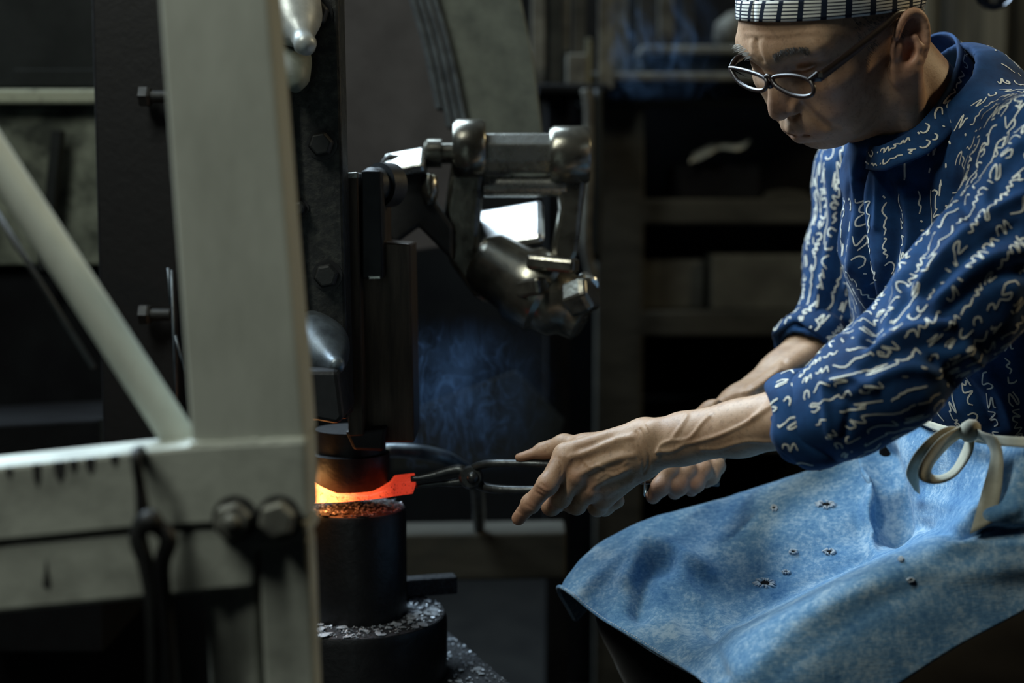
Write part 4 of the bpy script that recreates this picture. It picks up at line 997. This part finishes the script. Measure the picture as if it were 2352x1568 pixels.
# ------------------------------------------------------------------ apron: a cloth over both thighs
ctrl = [[(2125, 990, 1.55), (2082, 950, 1.50), (2125, 985, 1.385), (2215, 1006, 1.300), (2330, 1012, 1.225), (2500, 1030, 1.205)],
        [(2020, 1090, 1.58), (1982, 1016, 1.53), (2025, 1110, 1.455), (2100, 1195, 1.395), (2260, 1150, 1.215), (2500, 1240, 1.195)],
        [(1950, 1120, 1.58), (1920, 1050, 1.535), (1988, 1150, 1.450), (2035, 1255, 1.392), (2195, 1205, 1.218), (2440, 1320, 1.195)],
        [(1850, 1160, 1.58), (1830, 1088, 1.54), (1860, 1190, 1.445), (1990, 1275, 1.375), (2130, 1240, 1.220), (2372, 1390, 1.195)],
        [(1650, 1230, 1.57), (1640, 1149, 1.53), (1680, 1245, 1.440), (1820, 1350, 1.365), (1950, 1325, 1.205), (2200, 1485, 1.185)],
        [(1500, 1290, 1.55), (1490, 1192, 1.51), (1540, 1290, 1.425), (1675, 1415, 1.350), (1790, 1420, 1.195), (2040, 1590, 1.172)],
        [(1400, 1340, 1.53), (1372, 1253, 1.49), (1440, 1335, 1.405), (1590, 1455, 1.335), (1690, 1505, 1.190), (1900, 1700, 1.165)],
        [(1345, 1400, 1.51), (1310, 1318, 1.46), (1400, 1390, 1.385), (1540, 1490, 1.315), (1650, 1560, 1.200), (1800, 1790, 1.165)],
        [(1320, 1425, 1.50), (1287, 1354, 1.445), (1385, 1425, 1.375), (1515, 1505, 1.305), (1630, 1580, 1.205), (1740, 1880, 1.165)]]
for r in ctrl:                      # the near thigh rolls over from a lit crest to a steep side
    (xa, ya, da), (xb, yb, _) = r[4], r[5]
    r[5:] = [(xa + .36 * (xb - xa), ya + .42 * (yb - ya), da - .032), (xb, yb, da - .034)]
AV, AF, nU, nV = grid_surface([[W(*p) for p in r] for r in ctrl], 22, 26)
AV = np.array(AV); AQ = np.array(AF)
nrm = normals(AV, AQ)
if (nrm[:, 2]).mean() < 0: AQ = AQ[:, ::-1]; nrm = -nrm
AV = AV + nrm * (.0016 * vnoise(AV, 45, 8) + .0008 * vnoise(AV, 130, 9))[:, None]
AV = relief(AV, AQ, [
    ([(1440, 1330), (1490, 1250), (1560, 1270), (1620, 1310)], 20, .009), ([(1470, 1400), (1490, 1310), (1530, 1290)], 26, -.014), ([(1330, 1370), (1400, 1300), (1480, 1240)], 16, .004), ([(1560, 1300), (1600, 1380), (1680, 1440)], 20, .005),
    ([(1980, 1020), (2000, 1130), (1990, 1200), (2005, 1265)], 12, .014), ([(2020, 1030), (2045, 1140), (2060, 1230)], 28, -.022), ([(1640, 1450), (1800, 1370), (2000, 1275)], 16, -.013), ([(1700, 1460), (1850, 1400), (2050, 1330), (2352, 1300)], 30, .004),
    ([(1620, 1400), (1640, 1480), (1660, 1550)], 14, -.004), ([(1540, 1440), (1590, 1500)], 16, .004), ([(2130, 1150), (2250, 1180), (2330, 1170)], 22, .006), ([(2120, 1210), (2230, 1222), (2352, 1225)], 14, -.016)])
apron = mk_np('apron', AV, AQ, M['denim'], man)
so = apron.modifiers.new('solid', 'SOLIDIFY'); so.thickness = .0022; so.offset = -1
abvh = BVHTree.FromPolygons([tuple(v) for v in AV], [tuple(int(i) for i in q) for q in AQ])
def on_apron(px, py):
    o = Vector((0, 0, CAM_H)); d = (W(px, py, 1.0) - o).normalized(); h = abvh.ray_cast(o, d); return (h[0], h[1]) if h[0] is not None else (None, None)
# stitched hem along the lower edge
hem = [Vector(AV[(nU - 3) * nV + j]) + Vector(nrm[(nU - 3) * nV + j]) * .0018 for j in range(nV)]
mk('hem', tube(hem, .0022, 8), M['denim'], apron, smooth=True)
SV = []
for i in range(0, len(hem) - 1, 1):
    a, b = hem[i], hem[i].lerp(hem[i + 1], .55); SV.append(tube([a + Vector((0, -.0018, .0015)), b + Vector((0, -.0018, .0015))], .0006, 5))
tag(mk('hem_stitching', join(*SV), M['thread'], apron), kind='stuff')
# burn holes with frayed white rims
def burn(px, py, r, seed):
    p, n = on_apron(px, py)
    if p is None: return
    if n.y > 0: n = -n
    rr = random.Random(seed); _, u, v = frame_of(n); geos = []; R0 = R(r, p.y)
    for k in range(16):
        a = 2 * math.pi * k / 16 + rr.uniform(-.25, .25)
        e = lambda q, h_: p + (u * math.cos(a + rr.uniform(-.2, .2)) * 1.35 + v * math.sin(a) * .8) * q * R0 + n * h_
        geos.append(tube([e(.45, .0006), e(rr.uniform(.7, .85), .0022), e(rr.uniform(.95, 1.25), .0008)], [.0006, .0011, .0003], 5))
    rim = mk('frayed_hole', join(*geos), M['thread'], apron, smooth=True)
    mk('burn_gap', lathe(p + n * .0004, p + n * .0012, [(0, R0 * .55), (1, R0 * .5)], 12), M['soot'], apron)
for k, (x, y, r) in enumerate([(1898, 1160, 17), (1778, 1168, 10), (1757, 1340, 19), (1905, 1268, 11), (1822, 1268, 8), (1806, 1315, 7), (2070, 1287, 8), (2090, 1331, 7), (1628, 1505, 9), (1688, 1120, 6)]): burn(x, y, r, k)
# dark burn near the pocket edge
p, n = on_apron(2036, 1035)
if p is not None: mk('scorch_hole', lathe(p, p - (p - Vector((0, 0, CAM_H))).normalized() * .0025, [(0, .008), (1, .006)], 14), M['soot'], apron)
# cream tape: waist band, bow and tail
def tape(A, Bp, name='apron_string', n=8):
    a, b = catmull([W(*p) for p in A], n), catmull([W(*p) for p in Bp], n); m = len(a); V = []; rows = 3
    for j in range(rows + 1):
        for p, q in zip(a, b): V.append(p.lerp(q, j / rows))
    Fq = [(j * m + i, j * m + i + 1, (j + 1) * m + i + 1, (j + 1) * m + i) for j in range(rows) for i in range(m - 1)]
    o = mk(name, (V, Fq), M['tape'], apron, smooth=True); s = o.modifiers.new('solid', 'SOLIDIFY'); s.thickness = .0014; s.offset = 0; return o
tape([(2080, 940, 1.47), (2110, 958, 1.39), (2200, 985, 1.285), (2300, 1000, 1.215), (2500, 1008, 1.13)], [(2082, 950, 1.47), (2112, 972, 1.388), (2200, 1006, 1.283), (2300, 1024, 1.213), (2500, 1036, 1.128)], 'waist_tape')
tape([(2232, 985, 1.245), (2170, 982, 1.225), (2110, 1030, 1.215), (2082, 1085, 1.225), (2100, 1125, 1.24)], [(2235, 1002, 1.25), (2190, 1012, 1.235), (2140, 1050, 1.225), (2112, 1095, 1.235), (2112, 1135, 1.245)])
tape([(2215, 975, 1.235), (2160, 1005, 1.215), (2118, 1060, 1.205), (2112, 1098, 1.205), (2150, 1110, 1.21), (2195, 1092, 1.22), (2232, 1040, 1.23), (2238, 990, 1.235)], [(2225, 992, 1.25), (2185, 1020, 1.235), (2148, 1060, 1.225), (2138, 1086, 1.222), (2160, 1092, 1.228), (2188, 1075, 1.235), (2212, 1030, 1.245), (2222, 996, 1.25)])
tape([(2228, 972, 1.235), (2256, 992, 1.215), (2286, 1004, 1.20), (2302, 1040, 1.195), (2302, 1110, 1.19), (2286, 1196, 1.185)], [(2218, 986, 1.24), (2248, 1006, 1.225), (2268, 1020, 1.212), (2276, 1050, 1.205), (2258, 1120, 1.20), (2228, 1226, 1.19)], 'string_tail')
mk('string_knot', lathe(W(2206, 978, 1.235), W(2250, 1000, 1.23), [(0, .003), (.2, .009), (.5, .011), (.8, .009), (1, .003)], 16), M['tape'], apron, smooth=True)

# ------------------------------------------------------------------ cap, hair, glasses
capm, N, L, B = nt('striped_cap_cotton')
uvn = N.new('ShaderNodeUVMap').outputs[0]; sp = N.new('ShaderNodeSeparateXYZ'); L.new(uvn, sp.inputs[0])
def math_n(op, a, b=None, c=None):
    n = N.new('ShaderNodeMath'); n.operation = op
    for i, v in enumerate((a, b, c)):
        if v is None: continue
        if hasattr(v, 'links'): L.new(v, n.inputs[i])
        else: n.inputs[i].default_value = v
    return n.outputs[0]
u_, v_ = sp.outputs[0], sp.outputs[1]                 # u: around in metres, v: up in metres
lines = math_n('LESS_THAN', math_n('FRACT', math_n('MULTIPLY', v_, 1 / .00345)), .62)
gap = math_n('LESS_THAN', math_n('FRACT', math_n('MULTIPLY', math_n('ADD', u_, math_n('MULTIPLY', v_, -.28)), 1 / .0215)), .74)
mask = math_n('MULTIPLY', lines, gap)
L.new(mix_rgb(N, L, mask, (.010, .016, .032), (.70, .70, .64)), B.inputs['Base Color']); B.inputs['Roughness'].default_value = .9; B.inputs['Specular IOR Level'].default_value = .2
bp = N.new('ShaderNodeBump'); bp.inputs['Strength'].default_value = .5; bp.inputs['Distance'].default_value = .001; L.new(mask, bp.inputs['Height']); L.new(bp.outputs[0], B.inputs['Normal'])
def cap_geo(r, z0, grow, rows=26, n=96, top=1.0, slope=.36, zf=.079):
    V, UV, Fq = [], [], []
    for j in range(rows + 1):
        t = j / rows
        for i in range(n + 1):
            a = 2 * math.pi * i / n; x0, y0 = math.cos(a), math.sin(a)
            zr = zf + slope * (.098 * x0 - .098) - z0
            ph0 = math.asin(max(-.95, min(.95, zr / r[2]))); ph = ph0 + (math.pi / 2 - ph0) * t * top
            k = math.cos(ph); wob = 1 + .006 * math.sin(5 * a + 3 * t) + grow
            V.append(H(.020 + r[0] * k * x0 * wob, r[1] * k * y0 * wob, z0 + r[2] * math.sin(ph))); UV.append((a * .092, (ph - ph0) * .095 + .004 * 0))
    for j in range(rows):
        for i in range(n): Fq.append((j * (n + 1) + i, j * (n + 1) + i + 1, (j + 1) * (n + 1) + i + 1, (j + 1) * (n + 1) + i))
    return V, Fq, UV
cV, cF, cUV = cap_geo((.0995, .0785, .088), .055, 0)
cap = mk('cap', (cV, cF), capm, man, smooth=True, uv=cUV); s = cap.modifiers.new('solid', 'SOLIDIFY'); s.thickness = .002
cV, cF, cUV = cap_geo((.0995, .0785, .088), .055, .022, rows=6, top=.16, slope=.385, zf=.0775)
band = mk('cap_band', (cV, cF), capm, cap, smooth=True, uv=[(u + .01, v) for u, v in cUV]); s = band.modifiers.new('solid', 'SOLIDIFY'); s.thickness = .002
# hair: short strands
hb = BVHTree.FromPolygons([tuple(v) for v in Vh], [tuple(int(i) for i in q) for q in Qh])
def strands(fn, count, ln, w, d, seed):
    rr = random.Random(seed); geos_v, geos_f = [], []
    for _ in range(count):
        q = fn(rr)
        if q is None: continue
        h = hb.find_nearest(Vector(H(*q)))
        if h[0] is None: continue
        p, n = h[0], h[1]; dv = Vector(HA.T @ np.array(d)) + Vector([rr.uniform(-.35, .35) for _ in range(3)]) + n * .6
        dv.normalize(); l = ln * rr.uniform(.6, 1.2); s_ = dv.cross(n).normalized() * w; k = len(geos_v)
        geos_v += [p - s_, p + s_, p + dv * l * .6 + s_ * .7, p + dv * l * .6 - s_ * .7, p + dv * l - n * l * .15]; geos_f += [(k, k + 1, k + 2, k + 3), (k + 3, k + 2, k + 4)]
    return geos_v, geos_f
def side_hair(rr):
    x = rr.uniform(-.075, .066); z = rr.uniform(-.012, .075)
    if z < .020 + .30 * (x - .04) or (x > .035 and z < .030): return None
    return (x, .076 * math.sqrt(max(.05, 1 - ((x - .02) / .1) ** 2)), z)
def sideburn(rr): return (rr.gauss(.051, .0035), .07, rr.uniform(-.004, .03))
def nape_hair(rr):
    a = rr.uniform(-1.3, 1.3); return (.02 - .098 * math.cos(a), .078 * math.sin(a), rr.uniform(-.008, .05))
tag(mk('hair', join(strands(side_hair, 1900, .0045, .00022, (-.4, 0, -.8), 3), strands(sideburn, 160, .005, .00016, (-.2, 0, -1), 4), strands(nape_hair, 2600, .006, .00022, (-.4, 0, -.8), 5)), M['hair'], man), kind='stuff')
def brow_fn(s):
    def g(rr):
        t = rr.random(); return (.119 - .020 * t ** 1.5, s * (.013 + .029 * t), .0435 + .004 * math.sin(t * 3) + rr.uniform(-.0028, .0028) * (1.1 - .5 * t))
    return g
tag(mk('eyebrow', join(strands(brow_fn(1), 700, .0065, .00014, (.2, .75, -.2), 6)), M['hair'], man), kind='stuff')
tag(mk('eyebrow', join(strands(brow_fn(-1), 130, .0075, .00020, (.5, -.75, .1), 7)), M['whitehair'], man), kind='stuff')
# glasses, low on the nose
gl = empty('eyeglasses', (0, 0, 0)); gl.parent = man
# lens outlines as they sit: near lens and far lens
def lens(px, Ya, Yb, name):
    x0 = min(p[0] for p in px); x1 = max(p[0] for p in px)
    pts = smooth2(px + [px[0]], 6)[:-1]
    return [W(x, y, Ya + (Yb - Ya) * (x - x0) / (x1 - x0)) for x, y in pts]
near_o = [(1772, 181), (1784, 175), (1815, 173), (1842, 177), (1861, 186), (1869, 203), (1865, 217), (1848, 222), (1824, 219), (1799, 208), (1781, 196)]
far_o = [(1676, 156), (1690, 157), (1720, 164), (1748, 174), (1760, 184), (1761, 197), (1753, 207), (1735, 207), (1711, 198), (1691, 182)]
for o, ya, yb in ((near_o, 1.318, 1.282), (far_o, 1.368, 1.322)):
    P = lens(o, ya, yb, 'rim')
    rim = mk('rim', tube(P + [P[0]], [.0021] * (len(P) + 1), 10, caps=False), M['frame'], gl, smooth=True)
    c = sum(P, Vector()) / len(P); n = (P[2] - c).cross(P[len(P) // 3] - c).normalized()
    if n.y > 0: n = -n
    top = [p + n * .0004 for p in P]; bo = [p - n * .0010 for p in P]; m = len(P)
    V = top + [c + n * .0012] + bo + [c - n * .0002]
    Fq = [(i, (i + 1) % m, m) for i in range(m)] + [(m + 1 + (i + 1) % m, m + 1 + i, 2 * m + 1) for i in range(m)] + [((i + 1) % m, i, m + 1 + i, m + 1 + (i + 1) % m) for i in range(m)]
    mk('lens', (V, Fq), M['lens'], gl, smooth=True, auto=40)
mk('bridge', tube(catmull([W(1757, 180, 1.326), W(1763, 174, 1.320), W(1773, 180, 1.318)], 6), .0022, 10), M['frame'], gl, smooth=True)
e_top = Vector(H(.028, .0775, .026))
mk('temple', tube(catmull([W(1858, 186, 1.285), W(1880, 176, 1.281), W(1893, 168, 1.283), W(1960, 118, 1.296), W(2030, 62, 1.312), Vector(H(.020, .0795, .038)), Vector(H(-.004, .0785, .022))], 6), [.0028, .0056, .0052, .0046, .0042, .003, .002], 10, flat=.36, up=HA[1]), M['frame'], gl, smooth=True)
mk('temple', tube(catmull([W(1677, 157, 1.368), W(1690, 138, 1.376), W(1710, 124, 1.40), Vector(H(.05, -.078, .035)), Vector(H(.0, -.079, .035))], 6), [.0026, .0040, .0034, .003, .002], 10, flat=.45, up=HA[1]), M['frame'], gl, smooth=True)
mk('nose_pad', tube([W(1767, 186, 1.326), W(1770, 200, 1.33)], [.002, .0028], 8), M['frame'], gl, smooth=True)
mk('hinge', box(W(1884, 173, 1.2785), (.0035, .0012, .0035)), M['steel'], gl)
# stool under him
sc_ = MID - Ut * .47 + Lt * .02; sz = .388
stl = empty('stool', (sc_[0] + .03, sc_[1] - .02, 0), 'dark wooden stool under the seated man', 'stool')
mk('seat', box((sc_[0] + .04, sc_[1] - .03, sz), (.34, .40, .035)), M['wood'], stl, bevel=.006)
for sx in (-1, 1):
    for sy in (-1, 1):
        mk('leg', cyl((sc_[0] + .04 + sx * .16, sc_[1] - .03 + sy * .17, 0), (sc_[0] + .04 + sx * .13, sc_[1] - .03 + sy * .15, sz - .018), .017, 16), M['wood'], stl, smooth=True, auto=40)
# ------------------------------------------------------------------ the hot bar, tongs and scale
hm, N, L, B = nt('glowing_steel')
tc = N.new('ShaderNodeTexCoord').outputs['Object']; sp = N.new('ShaderNodeSeparateXYZ'); L.new(tc, sp.inputs[0])
mr = N.new('ShaderNodeMapRange'); L.new(sp.outputs[0], mr.inputs[0]); mr.inputs[1].default_value = -.15; mr.inputs[2].default_value = .0
n1 = noise(N, L, 90, 5, .7, tc)
ad = N.new('ShaderNodeMath'); ad.operation = 'MULTIPLY_ADD'; L.new(n1, ad.inputs[0]); ad.inputs[1].default_value = .22; L.new(mr.outputs[0], ad.inputs[2])
colr = ramp(N, L, ad.outputs[0], [(.10, (1, .62, .22)), (.45, (1, .34, .08)), (.72, (1, .12, .03)), (1.0, (.75, .05, .02))])
stg = ramp(N, L, ad.outputs[0], [(.10, 1.0), (.45, .42), (.75, .10), (1.0, .035)])
ms = N.new('ShaderNodeMath'); ms.operation = 'MULTIPLY'; L.new(stg, ms.inputs[0]); ms.inputs[1].default_value = 18.0
spots = ramp(N, L, noise(N, L, 420, 3, .6, tc), [(.36, .35), (.44, 1.0)])
L.new(mix_rgb(N, L, 1.0, colr, spots, 'MULTIPLY'), B.inputs['Emission Color']); L.new(ms.outputs[0], B.inputs['Emission Strength'])
B.inputs['Base Color'].default_value = (.12, .05, .04, 1); B.inputs['Roughness'].default_value = .6
wy = yd - .035
wp = empty('hot_steel_bar', W(949, 1136, wy), 'glowing orange hot steel bar lying between the two hammer dies', 'steel bar')
bar_px_top = [(640, 1112), (712, 1122), (770, 1139), (850, 1138), (886, 1126), (898, 1110), (946, 1104)]
bar_px_bot = [(640, 1156), (712, 1156), (780, 1154), (850, 1148), (890, 1143), (905, 1140), (949, 1134)]
fr_ = [W(x, y, wy - .02) for x, y in bar_px_top]; fb_ = [W(x, y, wy - .02) for x, y in bar_px_bot]
V = []; 
for dy in (0, .045):
    for t, b in zip(fr_, fb_): V += [t + Vector((0, dy, 0)), b + Vector((0, dy, 0))]
n = len(fr_); Fq = []
for i in range(n - 1):
    Fq += [(2 * i, 2 * i + 1, 2 * i + 3, 2 * i + 2), (2 * n + 2 * i, 2 * n + 2 * i + 2, 2 * n + 2 * i + 3, 2 * n + 2 * i + 1), (2 * i, 2 * i + 2, 2 * n + 2 * i + 2, 2 * n + 2 * i), (2 * i + 1, 2 * n + 2 * i + 1, 2 * n + 2 * i + 3, 2 * i + 3)]
Fq += [(0, 2 * n, 2 * n + 1, 1), (2 * n - 2, 2 * n - 1, 4 * n - 1, 4 * n - 2)]
mk('bar', (V, Fq), hm, wp, bevel=.0015)

tg = empty('tongs', W(1075, 1092, 1.40), 'black forged blacksmith tongs gripping the glowing bar in the man\'s hands', 'tongs')
TY = wy - .005
up = (0, -1, .15)
mk('jaw', tube(catmull([W(944, 1100, TY - .012), W(985, 1094, TY - .012), W(1030, 1082, TY - .014), W(1058, 1078, TY - .016), W(1075, 1092, TY - .018)], 6), [.0042, .0055, .0068, .0075, .007], 8, flat=.75), M['tongs'], tg, smooth=True)
mk('jaw', tube(catmull([W(955, 1117, TY - .010), W(1010, 1110, TY - .010), W(1050, 1108, TY - .012), W(1078, 1100, TY - .014)], 6), [.0020, .0030, .0050, .0065], 8), M['tongs'], tg, smooth=True)
mk('boss', lathe(W(1082, 1096, TY - .030), W(1082, 1096, TY + .004), [(0, .010), (.15, .0125), (.85, .0125), (1, .010)], 28), M['tongs'], tg, smooth=True, auto=40)
mk('rivet', lathe(W(1085, 1096, TY - .030), W(1085, 1096, TY - .037), [(0, .0062), (.6, .0055), (1, .002)], 18), M['tongs'], tg, smooth=True)
mk('handle', tube(catmull([W(1072, 1096, TY - .018), W(1084, 1078, 1.425), W(1112, 1066, 1.415), W(1160, 1063, 1.405), W(1260, 1066, 1.392), W(1400, 1078, 1.398), W(1520, 1092, 1.432), W(1650, 1098, 1.445)], 8), [.0062, .0058, .0052, .0048, .0045, .0042, .004], 10, flat=.8), M['tongs'], tg, smooth=True)
mk('handle', tube(catmull([W(1090, 1104, TY - .018), W(1110, 1117, 1.425), W(1150, 1124, 1.412), W(1240, 1124, 1.398), W(1330, 1112, 1.398), W(1420, 1104, 1.402), W(1530, 1106, 1.432), W(1650, 1110, 1.445)], 8), [.0068, .0064, .0060, .0050, .0045, .0042, .004], 10, flat=.8), M['tongs'], tg, smooth=True)
rc = W(1482, 1110, 1.42); pth = [rc + Vector((.002 * math.cos(t), .010 * math.cos(t), .0125 * math.sin(t))) for t in np.linspace(0, 2 * math.pi, 25)]
mk('coupler_ring', tube(pth, .0011, 8, caps=False), M['steel'], tg, smooth=True)

# scale flakes: the larger ones one by one, crumbs as one scatter
rs = random.Random(21)
def flake(c, r, seed, lift=.3):
    q = random.Random(seed); n = q.choice([5, 6, 7, 8]); tx, ty = q.uniform(-lift, lift), q.uniform(-lift, lift); asp = q.uniform(.5, 1.0); ro = q.uniform(0, 6.28)
    T, Bt = [], []
    for k in range(n):
        a = 2 * math.pi * k / n; rr = r * q.uniform(.6, 1.15); x, y = rr * math.cos(a), rr * asp * math.sin(a)
        x, y = x * math.cos(ro) - y * math.sin(ro), x * math.sin(ro) + y * math.cos(ro)
        z = .0006 + abs(tx) * r * .5 + abs(ty) * r * .5 + x * tx * .5 + y * ty * .5
        T.append(Vector(c) + Vector((x, y, z + .0006))); Bt.append(Vector(c) + Vector((x, y, z)))
    return T + Bt, [tuple(range(n)), tuple(range(2 * n - 1, n - 1, -1))] + [((k + 1) % n, k, k + n, (k + 1) % n + n) for k in range(n)]
def ring_pt(c, r0, r1, z, front=True):
    while True:
        a = rs.uniform(-math.pi, math.pi); r = math.sqrt(rs.uniform(r0 * r0, r1 * r1)); p = Vector((c.x + r * math.cos(a), c.y + r * math.sin(a), z))
        if not front or (p.y < c.y + .055 and p.x > c.x - .06): return p
for k in range(58):
    p = ring_pt(b_top, rl * 1.06, rb * .93, b_top.z + .0008)
    tag(mk('scale_flake', flake(p, rs.uniform(.003, .0075), k), M['scale']), 'grey scale flake lying on the round anvil block around the lower die', 'flake', 'scale flakes on the anvil block')
tag(mk('scale_crumbs', join(*[flake(ring_pt(b_top, rl * 1.02, rb * .955, b_top.z + .0006), rs.uniform(.0006, .0022), 900 + k, .8) for k in range(520)]), M['scale'], ph), kind='stuff')
def die_pt(z): 
    a = rs.uniform(0, 6.28); r = rl * .93 * math.sqrt(rs.random()); return Vector((l_top.x + r * math.cos(a), yd + r * math.sin(a), z))
for k in range(34):
    p = die_pt(l_top.z + .0006)
    tag(mk('scale_flake', flake(p, rs.uniform(.003, .008), 300 + k, .15), M['scale_dust']), 'dark scale flake on the face of the lower die under the hot bar', 'flake', 'scale flakes on the lower die')
tag(mk('scale_crumbs', join(*[flake(die_pt(l_top.z + .0006), rs.uniform(.0006, .002), 2000 + k, .8) for k in range(420)]), M['scale'], ph), kind='stuff')
inner = Vector((-ed.y, ed.x, 0)); inner = inner if inner.x < 0 else -inner
def bed_pt():
    while True:
        p = e0 + ed * rs.uniform(-.12, .22) + inner * rs.uniform(.004, .12)
        if (Vector((p.x, p.y)) - Vector((b_top.x, yd))).length > rb + .006: return Vector((p.x, p.y, bed_z + .0003))
for k in range(40):
    tag(mk('scale_flake', flake(bed_pt(), rs.uniform(.0025, .006), 500 + k), M['scale']), 'grey scale flake lying on the bed plate beside the anvil block', 'flake', 'scale flakes on the bed plate')
tag(mk('scale_crumbs', join(*[flake(bed_pt(), rs.uniform(.0005, .002), 4000 + k, .8) for k in range(700)]), M['scale'], ph), kind='stuff')

# ------------------------------------------------------------------ smoke drifting off the work
def smoke(name, lo_, hi_, dens, label, scale, left):
    m = bpy.data.materials.new(name + '_volume'); m.use_nodes = True; N = m.node_tree.nodes; L = m.node_tree.links; N.remove(N['Principled BSDF'])
    v = N.new('ShaderNodeVolumePrincipled'); L.new(v.outputs[0], N['Material Output'].inputs['Volume'])
    v.inputs['Color'].default_value = (.30, .55, 1.0, 1); v.inputs['Anisotropy'].default_value = .25; v.inputs['Density'].default_value = 0
    tc = N.new('ShaderNodeTexCoord'); mp = N.new('ShaderNodeMapping'); L.new(tc.outputs['Object'], mp.inputs[0]); mp.inputs['Scale'].default_value = (1, .35, .5)
    def mth(op, a, b=None):
        n = N.new('ShaderNodeMath'); n.operation = op; n.use_clamp = op in ('SUBTRACT',)
        for i, q in enumerate((a, b)):
            if q is None: continue
            if hasattr(q, 'links'): L.new(q, n.inputs[i])
            else: n.inputs[i].default_value = q
        return n.outputs[0]
    n1 = noise(N, L, scale, 2.5, .5, mp.outputs[0], 2.2); n2 = noise(N, L, scale * .35, 2, .5, mp.outputs[0], .5)
    ridge = mth('SUBTRACT', 1.0, mth('MULTIPLY', mth('ABSOLUTE', mth('ADD', n1, -.5)), 26.0)); ridge = mth('POWER', ridge, 1.6)
    body_ = ramp(N, L, n2, [(.48, 0.0), (.74, 1.0)])
    gr = N.new('ShaderNodeSeparateXYZ'); L.new(tc.outputs['Generated'], gr.inputs[0])
    def bell(o, c, w): return mth('SUBTRACT', 1.0, mth('POWER', mth('DIVIDE', mth('ABSOLUTE', mth('ADD', o, -c)), w), 2.0))
    mask = mth('MULTIPLY', mth('MULTIPLY', mth('POWER', bell(gr.outputs[0], left, 1.0 - left), 3.0), mth('POWER', bell(gr.outputs[2], .42, .50), 1.6)), bell(gr.outputs[1], .5, .48))
    d = mth('MULTIPLY', mth('ADD', mth('MULTIPLY', ridge, .9), mth('MULTIPLY', body_, .40)), mask)
    L.new(mth('MULTIPLY', d, dens), v.inputs['Density'])
    lo_, hi_ = Vector(lo_), Vector(hi_)
    o = mk(name, box((lo_ + hi_) / 2, hi_ - lo_), m); tag(o, label, 'smoke', kind='stuff'); return o
a, b = W(930, 1090, 1.60), W(1330, 690, 1.60)
smoke('smoke', (a.x, 1.585, a.z), (b.x, 1.68, b.z), 11.0, 'thin blue smoke curling up beside the ram above the tongs', 34, .10)
a, b = W(1395, 230, 2.25), W(1700, -60, 2.25)
smoke('smoke', (a.x, 2.16, a.z), (b.x, 2.28, b.z), 3.0, 'faint blue smoke hanging before the upright bars above the shelf unit', 14, .35)
